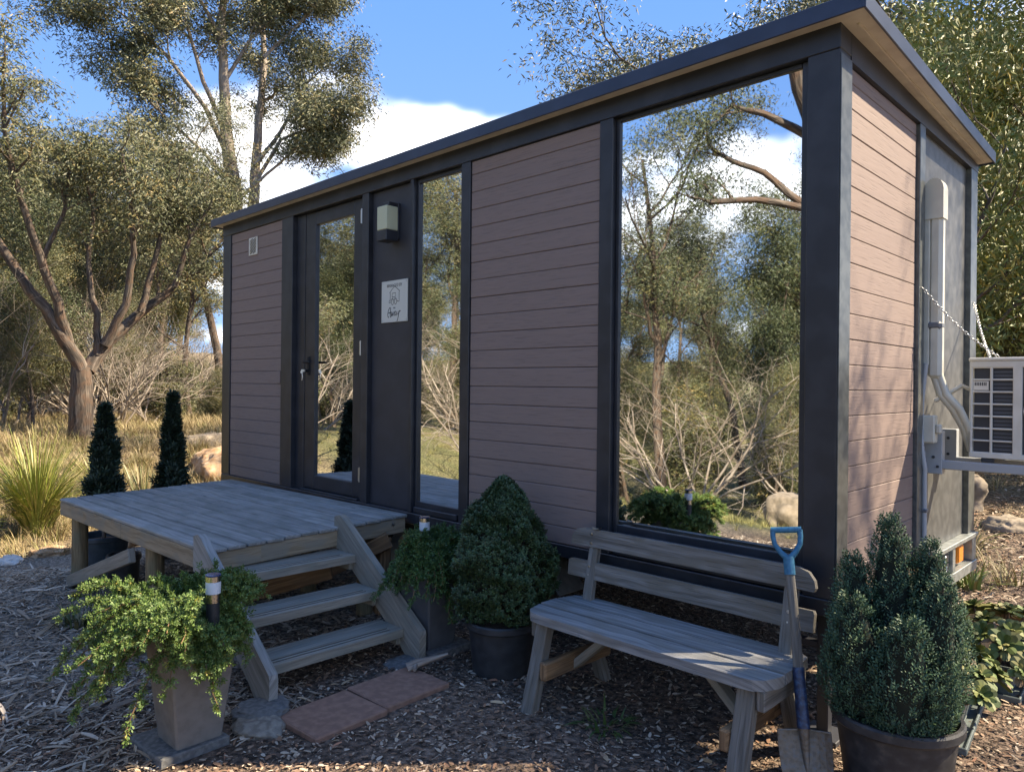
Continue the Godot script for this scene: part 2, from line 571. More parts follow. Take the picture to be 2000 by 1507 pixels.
func build_cabin() -> void:
	var h := thing("tiny_cabin", "long taupe boarded cabin on wheels with black frames and mirrored windows", "cabin", Vector3(-2.9, 0, -1.15))
	# ---- front wall frame
	span(h, "corner_post", Vector3(-0.136, 0.645, -0.115), Vector3(0, 2.926, 0), M.frame)
	span(h, "corner_post", Vector3(-5.81, 0.645, -0.115), Vector3(-5.645, 2.926, 0), M.frame)
	for x: Array in [[-4.66, -4.475], [-3.453, -3.37], [-2.872, -2.841], [-2.347, -2.262], [-1.2425, -1.157]]:
		span(h, "post", Vector3(x[0], 0.645, -0.10), Vector3(x[1], 2.926, 0), M.frame)
	var hd := span(h, "header_beam", Vector3(-5.812, 2.926, -0.12), Vector3(0.002, 3.032, 0.004), M.frame)
	span(h, "bottom_beam", Vector3(-5.80, 0.575, -0.13), Vector3(0.0, 0.644, 0.006), M.frame)
	hd.set_meta("label", "rough black header beam under the eave")
	clad_panel(h, "front_cladding", Vector3(-5.643, 0.646, -0.010), Vector3(-4.662, 2.924, -0.010), false)
	clad_panel(h, "front_cladding", Vector3(-2.260, 0.646, -0.010), Vector3(-1.244, 2.924, -0.010), false)
	# ---- plain dark panel with wall lamp and plate
	span(h, "dark_panel", Vector3(-3.368, 0.645, -0.075), Vector3(-2.874, 2.924, -0.037), M.panel)
	span(h, "door_jamb", Vector3(-4.473, 0.645, -0.09), Vector3(-4.335, 2.924, -0.040), M.frame)
	span(h, "door_jamb", Vector3(-3.506, 0.645, -0.09), Vector3(-3.455, 2.924, -0.040), M.frame)
	span(h, "door_sill", Vector3(-4.333, 0.645, -0.10), Vector3(-3.508, 0.658, -0.01), M.frame)
	# ---- glazed door
	var d := span(h, "door", Vector3(-4.327, 0.662, -0.082), Vector3(-4.173, 2.920, -0.042), M.frame, 0.004)
	d.set_meta("label", "black framed glass door")
	span(d, "door_rail", Vector3(-4.171, 2.813, -0.082), Vector3(-3.623, 2.920, -0.042), M.frame, 0.004)
	span(d, "door_rail", Vector3(-4.171, 0.662, -0.082), Vector3(-3.623, 0.773, -0.042), M.frame, 0.004)
	span(d, "door_stile", Vector3(-3.621, 0.662, -0.082), Vector3(-3.514, 2.920, -0.042), M.frame, 0.004)
	pane(d, "glass_pane", Vector3(-4.185, 0.760, -0.064), Vector3(-3.610, 2.825, -0.064))
	for y: float in [2.78, 1.79, 0.84]:
		var mb := MB.new()
		mb.tube(PackedVector3Array([Vector3(0, -0.055, 0), Vector3(0, 0.055, 0)]), PackedFloat32Array([0.007, 0.007]), 8)
		mb.box(T(-0.012, 0, -0.004), Vector3(0.022, 0.1, 0.004), 0.001)
		wpart(d, "hinge", mb.commit(), M.steel, Vector3(-3.505, y, -0.033))
	var lv := MB.new()
	lv.box(T(0, 0, 0.004), Vector3(0.034, 0.15, 0.008), 0.003)
	lv.tube(PackedVector3Array([Vector3(0, 0.03, 0), Vector3(0, 0.03, 0.05), Vector3(0.012, 0.03, 0.058), Vector3(0.11, 0.028, 0.058)]), PackedFloat32Array([0.010, 0.010, 0.010, 0.008]), 8)
	lv.tube(PackedVector3Array([Vector3(0, -0.04, 0), Vector3(0, -0.04, 0.035)]), PackedFloat32Array([0.013, 0.012]), 10)
	wpart(d, "door_handle", lv.commit(), M.black, Vector3(-4.262, 1.665, -0.042))
	var key := MB.new()
	key.box(T(0, 0, 0.018), Vector3(0.006, 0.02, 0.04), 0.001)
	key.lathe(PackedVector2Array([Vector2(0, -0.002), Vector2(0.011, -0.002), Vector2(0.011, 0.002), Vector2(0, 0.002)]), 10, Transform3D(Basis(Vector3.UP, Vector3.RIGHT, Vector3.BACK), Vector3(0, -0.012, 0.034)))
	key.tube(PackedVector3Array([Vector3(0, -0.02, 0.03), Vector3(0.004, -0.05, 0.028), Vector3(0, -0.08, 0.03)]), PackedFloat32Array([0.003, 0.006, 0.004]), 5)
	wpart(d, "key", key.commit(), M.steel, Vector3(-4.262, 1.625, -0.008))
	# ---- the two fixed windows
	window(h, "tall_window", -2.841, -2.347, 0.646, 2.924, -2.818, -2.37, 0.7225, 2.895)
	window(h, "picture_window", -1.157, -0.138, 0.646, 2.924, -1.133, -0.172, 0.798, 2.903)
	# ---- right-hand end wall
	span(h, "corner_strip", Vector3(0.0015, 0.63, -0.118), Vector3(0.006, 2.905, -0.001), M.strip, 0.001)
	clad_panel(h, "end_cladding", Vector3(-0.020, 0.646, -1.098), Vector3(-0.020, 2.905, -0.119), true)
	span(h, "end_post", Vector3(-0.10, 0.63, -1.19), Vector3(0.0, 2.905, -1.10), M.strip)
	span(h, "end_post", Vector3(-0.14, 0.63, -2.30), Vector3(0.0, 2.905, -2.15), M.strip)
	span(h, "end_panel", Vector3(-0.075, 0.63, -2.148), Vector3(-0.03, 2.905, -1.192), M.sheet, 0.002)
	var eb := MB.new()
	eb.prism(PackedVector2Array([Vector2(0.117, 2.906), Vector2(2.302, 2.900), Vector2(2.302, 2.952), Vector2(0.117, 3.03)]), 0.10, Transform3D(Basis(Vector3(0, 0, -1), Vector3.UP, Vector3(1, 0, 0)), Vector3(-0.048, 0, -0.004)))
	wpart(h, "end_beam", eb.commit(), M.frame, Vector3.ZERO)
	# ---- walls that close the box
	span(h, "rear_wall", Vector3(-5.81, 0.60, -2.30), Vector3(-0.142, 2.90, -2.20), M.sheet)
	span(h, "left_wall", Vector3(-5.81, 0.60, -2.198), Vector3(-5.72, 2.90, -0.117), M.clad)
	span(h, "floor_pan", Vector3(-5.79, 0.56, -2.28), Vector3(-0.145, 0.60, -0.132), M.black)
	# ---- roof: falls towards the back
	var fl := Vector3(-5.90, 3.018, 0.082)
	var fr := Vector3(0.121, 3.018, 0.082)
	var br := Vector3(0.080, 2.957, -2.36)
	var bl := Vector3(-5.88, 2.957, -2.36)
	var up := Vector3(0, 0.072, 0)
	var rt := MB.new()
	rt.quad(fl + up * 0.72, fr + up * 0.72, br + up * 0.72, bl + up * 0.72, Vector3.UP)
	for i in 24:
		var t := (i + 0.5) / 24.0
		rt.bar(fl.lerp(fr, t) + up * 0.80 + Vector3(0, 0, -0.03), bl.lerp(br, t) + up * 0.80, 0.05, 0.022, Vector3.UP, 0.006)
	var roof := wpart(h, "roof", rt.commit(), M.roof_edge, Vector3.ZERO)
	for e: Array in [[fl, fr], [fr, br], [br, bl], [bl, fl]]:
		var mb := MB.new()
		mb.bar(e[0] + up * 0.5, e[1] + up * 0.5, 0.010, 0.072, Vector3.UP, 0.002)
		wpart(roof, "fascia", mb.commit(), M.roof_edge, Vector3.ZERO)
	var so := MB.new()
	var dn := Vector3(0, 0.012, 0)
	so.quad(fl + dn + Vector3(0.004, 0, -0.004), fr + dn + Vector3(-0.004, 0, -0.004), br + dn + Vector3(-0.004, 0, 0.004), bl + dn + Vector3(0.004, 0, 0.004), Vector3.DOWN)
	wpart(roof, "soffit", so.commit(), M.soffit, Vector3.ZERO)
	var ml := MB.new()
	ml.bar(Vector3(0.052, 3.024, -0.05), Vector3(0.03, 2.966, -2.3), 0.012, 0.010, Vector3.UP, 0.002)
	wpart(roof, "soffit_bead", ml.commit(), M.soffit, Vector3.ZERO)
	# ---- grille and switch on the left-hand boards
	var v := span(h, "wall_vent", Vector3(-5.277, 2.682, -0.008), Vector3(-5.113, 2.842, -0.001), M.cream, 0.003)
	for i in 10:
		for k in 2:
			var mb := MB.new()
			mb.bar(Vector3(-0.026, -0.007, 0), Vector3(0.026, 0.007, 0), 0.004, 0.005, Vector3.UP, 0.001)
			wpart(v, "slot", mb.commit(), M.black, Vector3(-5.222 + k * 0.058, 2.703 + i * 0.0133, 0.0))
	span(h, "wall_switch", Vector3(-4.725, 1.52, -0.008), Vector3(-4.668, 1.625, 0.004), M.clad, 0.003)
	# ---- chassis
	for z: float in [-0.42, -1.88]:
		span(h, "chassis_rail", Vector3(-5.6, 0.42, z - 0.04), Vector3(-0.2, 0.558, z + 0.04), M.black, 0.006)
	for x: float in [-5.2, -4.2, -1.2, -0.3]:
		span(h, "cross_member", Vector3(x - 0.03, 0.46, -1.838), Vector3(x + 0.03, 0.556, -0.462), M.black)
	for z: float in [-0.19, -2.10]:
		for x: float in [-3.02, -2.28]:
			var ty := MB.new()
			ty.lathe(PackedVector2Array([Vector2(0.19, -0.09), Vector2(0.27, -0.1), Vector2(0.31, -0.075), Vector2(0.315, 0), Vector2(0.31, 0.075), Vector2(0.27, 0.1), Vector2(0.19, 0.09)]), 28, Transform3D(Basis(Vector3.RIGHT, Vector3.BACK, Vector3.DOWN), Vector3.ZERO))
			var w := wpart(h, "wheel", ty.commit(), M.rubber, Vector3(x, 0.312, z))
			var rm := MB.new()
			rm.lathe(PackedVector2Array([Vector2(0, -0.06), Vector2(0.19, -0.085), Vector2(0.192, 0.085), Vector2(0.15, 0.05), Vector2(0.05, 0.055), Vector2(0, 0.055)]), 24, Transform3D(Basis(Vector3.RIGHT, Vector3.BACK, Vector3.DOWN), Vector3.ZERO))
			wpart(w, "rim", rm.commit(), M.zinc, Vector3(x, 0.312, z))
		var mg := MB.new()
		var path := [Vector2(-3.46, 0.30), Vector2(-3.36, 0.50), Vector2(-3.18, 0.548), Vector2(-1.98, 0.548), Vector2(-1.72, 0.49), Vector2(-1.55, 0.33)]
		for i in path.size() - 1:
			mg.bar(Vector3(path[i].x, path[i].y, z), Vector3(path[i + 1].x, path[i + 1].y, z), 0.24, 0.004, Vector3.UP, 0.001)
		wpart(h, "mudguard", mg.commit(), M.zinc, Vector3.ZERO)
	span(h, "axle", Vector3(-3.05, 0.28, -2.0), Vector3(-2.99, 0.34, -0.29), M.black)
	span(h, "axle", Vector3(-2.31, 0.28, -2.0), Vector3(-2.25, 0.34, -0.29), M.black)
	for p: Vector2 in [Vector2(-0.10, -0.16), Vector2(-5.5, -0.2), Vector2(-0.16, -2.12), Vector2(-5.5, -2.1)]:
		var j := MB.new()
		var gy := ground_y(p.x, p.y)
		j.box(T(0, (gy + 0.57) * 0.5, 0), Vector3(0.05, 0.57 - gy, 0.05), 0.004)
		j.box(T(0, gy + 0.012, 0), Vector3(0.16, 0.024, 0.16), 0.003)
		j.box(T(-0.06, 0.40, 0.0), Vector3(0.10, 0.03, 0.04), 0.003)
		wpart(h, "jack_leg", j.commit(), M.panel, Vector3(p.x, 0, p.y))
	# ---- tail-lamp frame under the far end of the end wall
	var tb := span(h, "tail_frame", Vector3(-0.075, 0.602, -2.29), Vector3(0.025, 0.628, -1.42), M.zinc)
	span(tb, "frame_rail", Vector3(-0.07, 0.395, -2.29), Vector3(0.02, 0.455, -1.42), M.zinc)
	span(tb, "frame_post", Vector3(-0.06, 0.457, -2.28), Vector3(0.015, 0.600, -2.20), M.zinc)
	span(tb, "frame_post", Vector3(-0.06, 0.457, -1.80), Vector3(0.015, 0.600, -1.74), M.zinc)
	span(tb, "frame_post", Vector3(-0.06, 0.457, -1.47), Vector3(0.015, 0.600, -1.42), M.zinc)
	span(tb, "lamp_housing", Vector3(-0.07, 0.47, -1.72), Vector3(0.0, 0.590, -1.50), M.panel)
	span(tb, "amber_reflector", Vector3(-0.03, 0.475, -2.05), Vector3(0.0, 0.585, -1.94), M.amber, 0.012)
	var sh := MB.new()
	var sp := PackedVector3Array()
	var sr := PackedFloat32Array()
	for i in 13:
		var a := TAU * i / 12.0
		sp.append(Vector3(0, sin(a) * 0.045, cos(a) * 0.022))
		sr.append(0.006)
	sh.tube(sp, sr, 6)
	wpart(tb, "shackle", sh.commit(), M.steel, Vector3(0.012, 0.53, -1.60))
	build_wall_fittings()


func pane(parent: Node3D, called: String, lo: Vector3, hi: Vector3) -> void:
	var mb := MB.new()
	mb.box(Transform3D.IDENTITY, Vector3(hi.x - lo.x, hi.y - lo.y, 0.006), 0.001)
	wpart(parent, called, mb.commit(), M.glass, (lo + hi) * 0.5)


func window(h: Node3D, called: String, x0: float, x1: float, y0: float, y1: float, gx0: float, gx1: float, gy0: float, gy1: float) -> void:
	var f := span(h, called, Vector3(x0 + 0.002, y0, -0.085), Vector3(gx0, y1, -0.032), M.frame)
	span(f, "window_frame", Vector3(gx1, y0, -0.085), Vector3(x1 - 0.002, y1, -0.032), M.frame)
	span(f, "window_frame", Vector3(gx0 + 0.001, gy1, -0.085), Vector3(gx1 - 0.001, y1, -0.032), M.frame)
	span(f, "window_frame", Vector3(gx0 + 0.001, y0, -0.085), Vector3(gx1 - 0.001, gy0, -0.032), M.frame)
	span(f, "window_sill", Vector3(gx0 + 0.002, y0 + 0.002, -0.030), Vector3(gx1 - 0.002, gy0 - 0.035, -0.006), M.frame, 0.004)
	pane(f, "glass_pane", Vector3(gx0 - 0.008, gy0 - 0.008, -0.048), Vector3(gx1 + 0.008, gy1 + 0.008, -0.048))


func build_wall_fittings() -> void:
	# wall lamp beside the door (unlit)
	var l := thing("wall_lamp", "black box wall lamp with cream shade beside the glass door", "lamp", Vector3(-3.09, 2.54, -0.037))
	span(l, "back_plate", Vector3(-3.135, 2.545, -0.0355), Vector3(-3.035, 2.80, -0.02), M.frame)
	span(l, "lamp_body", Vector3(-3.145, 2.525, -0.018), Vector3(-3.030, 2.598, 0.085), M.frame)
	span(l, "lamp_cap", Vector3(-3.110, 2.768, -0.018), Vector3(-3.035, 2.795, 0.06), M.frame)
	span(l, "lamp_shade", Vector3(-3.145, 2.600, -0.016), Vector3(-3.032, 2.766, 0.083), M.lampshade, 0.004)
	# printed plate
	var s := thing("sign_plate", "square cream metal plate with black lettering and small house drawing", "sign", Vector3(-3.09, 1.96, -0.037))
	span(s, "plate", Vector3(-3.236, 1.962, -0.0355), Vector3(-2.930, 2.258, -0.028), M.signface, 0.001)
	for c: Vector2 in [Vector2(-3.222, 2.244), Vector2(-2.944, 2.244), Vector2(-3.222, 1.976), Vector2(-2.944, 1.976)]:
		var mb := MB.new()
		mb.lathe(PackedVector2Array([Vector2(0.005, 0), Vector2(0.004, 0.003), Vector2(0, 0.0035)]), 8, Transform3D(Basis(Vector3.RIGHT, Vector3.BACK, Vector3.DOWN), Vector3.ZERO))
		wpart(s, "screw", mb.commit(), M.steel, Vector3(c.x, c.y, -0.0285))
	text_part(s, "lettering", "MANAGED BY", 0.021, Vector3(-3.083, 2.222, -0.0278))
	text_part(s, "lettering", "TINY", 0.010, Vector3(-3.083, 2.062, -0.0278))
	var k := 0.001
	var house := [
		[Vector2(-46, 10), Vector2(-46, 58), Vector2(-54, 58), Vector2(4, 100), Vector2(62, 62), Vector2(54, 60), Vector2(54, 8)],
		[Vector2(-24, 26), Vector2(-24, 52), Vector2(14, 54), Vector2(14, 28), Vector2(-24, 26)],
		[Vector2(-46, 10), Vector2(-58, 0), Vector2(-58, -10), Vector2(-44, -12), Vector2(-40, 2), Vector2(-30, 14), Vector2(-18, 18), Vector2(-8, 8), Vector2(-8, -16), Vector2(-16, -26), Vector2(-26, -24), Vector2(-30, -10), Vector2(-26, 6), Vector2(-14, 16)],
		[Vector2(-4, 4), Vector2(4, 18), Vector2(18, 18), Vector2(28, 6), Vector2(26, -14), Vector2(16, -24), Vector2(6, -20), Vector2(2, -6), Vector2(8, 10), Vector2(22, 14), Vector2(34, -4), Vector2(56, -6), Vector2(54, 8)]]
	var scaled := []
	for line: Array in house:
		var o := []
		for q: Vector2 in line: o.append(q * k * 1.05)
		scaled.append(o)
	strokes(s, "house_drawing", scaled, 0.0024, Vector3(-3.083, 2.112, -0.0278))
	var script := [
		[Vector2(-66, -34), Vector2(-80, -30), Vector2(-84, -10), Vector2(-76, 18), Vector2(-58, 40), Vector2(-46, 38), Vector2(-50, 4), Vector2(-52, -28), Vector2(-46, -34), Vector2(-40, -26)],
		[Vector2(-74, -2), Vector2(-50, 2), Vector2(-38, 4)],
		[Vector2(-38, 8), Vector2(-38, -22), Vector2(-32, -26), Vector2(-22, 4), Vector2(-22, -22), Vector2(-14, -24), Vector2(-4, 8)],
		[Vector2(20, 4), Vector2(8, 8), Vector2(0, -8), Vector2(4, -24), Vector2(16, -20), Vector2(22, 6), Vector2(22, -18), Vector2(28, -24)],
		[Vector2(32, 6), Vector2(34, -16), Vector2(46, -18), Vector2(56, 8), Vector2(50, -30), Vector2(38, -62), Vector2(30, -66)],
		[Vector2(54, -6), Vector2(66, 10), Vector2(76, 6)]]
	scaled = []
	for line: Array in script:
		var o := []
		for q: Vector2 in line: o.append(q * k * 0.95)
		scaled.append(o)
	strokes(s, "script_word", scaled, 0.0036, Vector3(-3.08, 2.030, -0.0278))


func build_deck() -> void:
	# four corners of the deck top; it is a little out of square with the cabin and falls slightly to the front
	var a := Vector3(-2.822, 0.643, 0.032)
	var b := Vector3(-2.767, 0.613, 1.422)
	var c := Vector3(-5.269, 0.613, 1.505)
	var d := Vector3(-5.324, 0.643, 0.115)
	var o := thing("timber_deck", "low grey weathered timber deck in front of the glass door", "deck", Vector3(-4.05, 0, 0.75))
	var n := 12
	for i in n:
		var t0 := (i + 0.0) / n
		var t1 := (i + 1.0) / n
		var tm := (t0 + t1) * 0.5
		var p := a.lerp(b, tm) + (a - d).normalized() * rng.randf_range(-0.004, 0.012)
		var q := d.lerp(c, tm)
		var w := a.distance_to(b) / n - 0.009
		var mb := MB.new()
		var drop := Vector3(0, -0.011 + rng.randf_range(-0.0015, 0.0015), 0)
		mb.bar(q + drop, p + drop, w, 0.022, Vector3.UP, 0.005, Vector2(rng.randf() * 0.6, rng.randf()))
		wpart(o, "deck_board", mb.commit(), M.deck if rng.randf() < 0.6 else M.deck2, Vector3.ZERO)
	# nail heads would be below a pixel; the frame under the boards
	var under := Vector3(0, -0.022 - 0.05, 0)
	var inset := (b - a).normalized() * 0.028
	var bl := MB.new()
	bl.bar(c + under - inset + Vector3(0.01, 0, 0), c.lerp(b, 0.497) + under - inset, 0.045, 0.1, Vector3.UP, 0.004, Vector2(0.1, 0.3))
	wpart(o, "rim_board", bl.commit(), M.pine, Vector3.ZERO)
	bl = MB.new()
	bl.bar(c.lerp(b, 0.5) + under - inset, b + under - inset - Vector3(0.012, 0, 0), 0.045, 0.1, Vector3.UP, 0.004, Vector2(0.9, 0.7))
	wpart(o, "rim_board", bl.commit(), M.pine, Vector3.ZERO)
	var side := Vector3(-0.035, -0.022 - 0.05, 0)
	bl = MB.new()
	bl.bar(b + side + Vector3(0, 0, -0.06), a + side + Vector3(0, 0, 0.012), 0.045, 0.1, Vector3.UP, 0.004, Vector2(0.4, 0.1))
	var eb := wpart(o, "rim_board", bl.commit(), M.pine, Vector3.ZERO)
	var bolt := MB.new()
	bolt.lathe(PackedVector2Array([Vector2(0.012, 0), Vector2(0.011, 0.006), Vector2(0, 0.008)]), 8, Transform3D(Basis(Vector3.UP, Vector3.RIGHT, Vector3.BACK), Vector3(-2.832, 0.585, 0.15)))
	wpart(eb, "bolt", bolt.commit(), M.steel, Vector3.ZERO)
	for t: float in [0.25, 0.5, 0.75, 0.985]:
		bl = MB.new()
		bl.bar(a.lerp(d, t) + under + inset * 3.0, b.lerp(c, t) + under - inset * 2.0, 0.045, 0.1, Vector3.UP, 0.003, Vector2(rng.randf(), rng.randf()))
		wpart(o, "joist", bl.commit(), M.pine, Vector3.ZERO)
	# round posts
	for p: Vector3 in [Vector3(-5.045, 0.54, 1.42), Vector3(-3.69, 0.52, 1.36), Vector3(-5.0, 0.55, 0.35), Vector3(-3.65, 0.55, 0.3), Vector3(-2.93, 0.52, 0.30)]:
		var gy := ground_y(p.x, p.z) - 0.1
		var mb := MB.new()
		mb.tube(PackedVector3Array([Vector3(0, gy, 0), Vector3(0.004, (gy + p.y) * 0.5, 0), Vector3(0, p.y, 0)]), PackedFloat32Array([0.058, 0.056, 0.055]), 16)
		wpart(o, "log_post", mb.commit(), M.log, Vector3(p.x, 0, p.z))
	# crooked braces under the deck
	var br := MB.new()
	br.bar(Vector3(-4.99, 0.03, 1.50), Vector3(-3.80, 0.42, 1.46), 0.045, 0.09, Vector3.UP, 0.004, Vector2(0.2, 0.2))
	wpart(o, "brace", br.commit(), M.tread, Vector3.ZERO)
	br = MB.new()
	br.bar(Vector3(-3.35, 0.12, 1.38), Vector3(-2.90, 0.44, 1.36), 0.045, 0.09, Vector3.UP, 0.004, Vector2(1.2, 0.6))
	wpart(o, "brace", br.commit(), M.rawwood, Vector3.ZERO)
	br = MB.new()
	br.bar(Vector3(-3.05, 0.28, 0.62), Vector3(-2.80, 0.50, 0.20), 0.09, 0.10, Vector3.UP, 0.006, Vector2(0.8, 0.1))
	wpart(o, "brace", br.commit(), M.rawwood, Vector3.ZERO)
	br = MB.new()
	br.bar(Vector3(-3.45, 0.10, 1.28), Vector3(-2.83, 0.36, 0.62), 0.045, 0.10, Vector3.UP, 0.004, Vector2(0.8, 0.5))
	wpart(o, "brace", br.commit(), M.rawwood, Vector3.ZERO)
	br = MB.new()
	br.tube(PackedVector3Array([Vector3(-2.86, 0.0, 0.22), Vector3(-2.86, 0.5, 0.2)]), PackedFloat32Array([0.05, 0.05]), 10)
	wpart(o, "log_post", br.commit(), M.rawwood, Vector3.ZERO)
	build_steps()


func build_steps() -> void:
	var o := thing("timber_steps", "three open weathered timber steps leading down from the deck", "steps", Vector3(-2.45, 0, 1.0))
	# side boards: profile in (x, y)
	var prof := PackedVector2Array([Vector2(-2.845, 0.690), Vector2(-2.790, 0.705), Vector2(-2.755, 0.690), Vector2(-1.985, 0.175), Vector2(-1.978, 0.155), Vector2(-1.985, 0.015), Vector2(-2.105, 0.012), Vector2(-2.19, 0.090), Vector2(-2.79, 0.492), Vector2(-2.845, 0.50)])
	for z: float in [1.442, 0.568]:
		var mb := MB.new()
		mb.prism(prof, 0.044, T(0, 0, z), Vector2.ZERO)
		for k in mb.uv.size():
			var q := mb.v[k]
			mb.uv[k] = Vector2(q.x * 0.83 - q.y * 0.56 + 3.0 + z * 0.2, q.x * 0.56 + q.y * 0.83 + q.z + 3.0)  # grain down the slope
		wpart(o, "side_board", mb.commit(), M.deck if z > 1.0 else M.tread, Vector3.ZERO)
	for i in 3:
		var x: float = [-2.600, -2.357, -2.120][i]
		var y: float = [0.490, 0.325, 0.160][i]
		# a tread with a strip let into two grooves near its nosing
		var prt := PackedVector2Array([Vector2(x, y), Vector2(x, y - 0.045), Vector2(x - 0.235, y - 0.045), Vector2(x - 0.235, y), Vector2(x - 0.078, y), Vector2(x - 0.078, y - 0.006), Vector2(x - 0.064, y - 0.006), Vector2(x - 0.064, y), Vector2(x - 0.048, y), Vector2(x - 0.048, y - 0.006), Vector2(x - 0.034, y - 0.006), Vector2(x - 0.034, y)])
		var m := MB.new()
		m.prism(prt, 0.70, T(0, 0, 1.005), Vector2.ZERO)
		var full := PackedVector2Array([Vector2(x, y), Vector2(x, y - 0.045), Vector2(x - 0.235, y - 0.045), Vector2(x - 0.235, y)])
		m.prism(full, 0.062, T(0, 0, 1.386))
		m.prism(full, 0.062, T(0, 0, 0.624))
		# run the grain along the tread: u is the world z
		for k in m.uv.size():
			m.uv[k] = Vector2(m.v[k].z + i * 0.8, m.v[k].x + m.v[k].y)
		var t := wpart(o, "tread", m.commit(), M.tread, Vector3.ZERO)
		span(t, "grip_strip", Vector3(x - 0.0775, y - 0.0058, 0.66), Vector3(x - 0.0645, y - 0.002, 1.35), M.black, 0.001)
		span(t, "grip_strip", Vector3(x - 0.0475, y - 0.0058, 0.66), Vector3(x - 0.0345, y - 0.002, 1.35), M.rubber, 0.001)
		for z: float in [1.405, 0.605]:
			span(t, "cleat", Vector3(x - 0.20, y - 0.092, z - 0.014), Vector3(x - 0.03, y - 0.046, z + 0.014), M.tread)


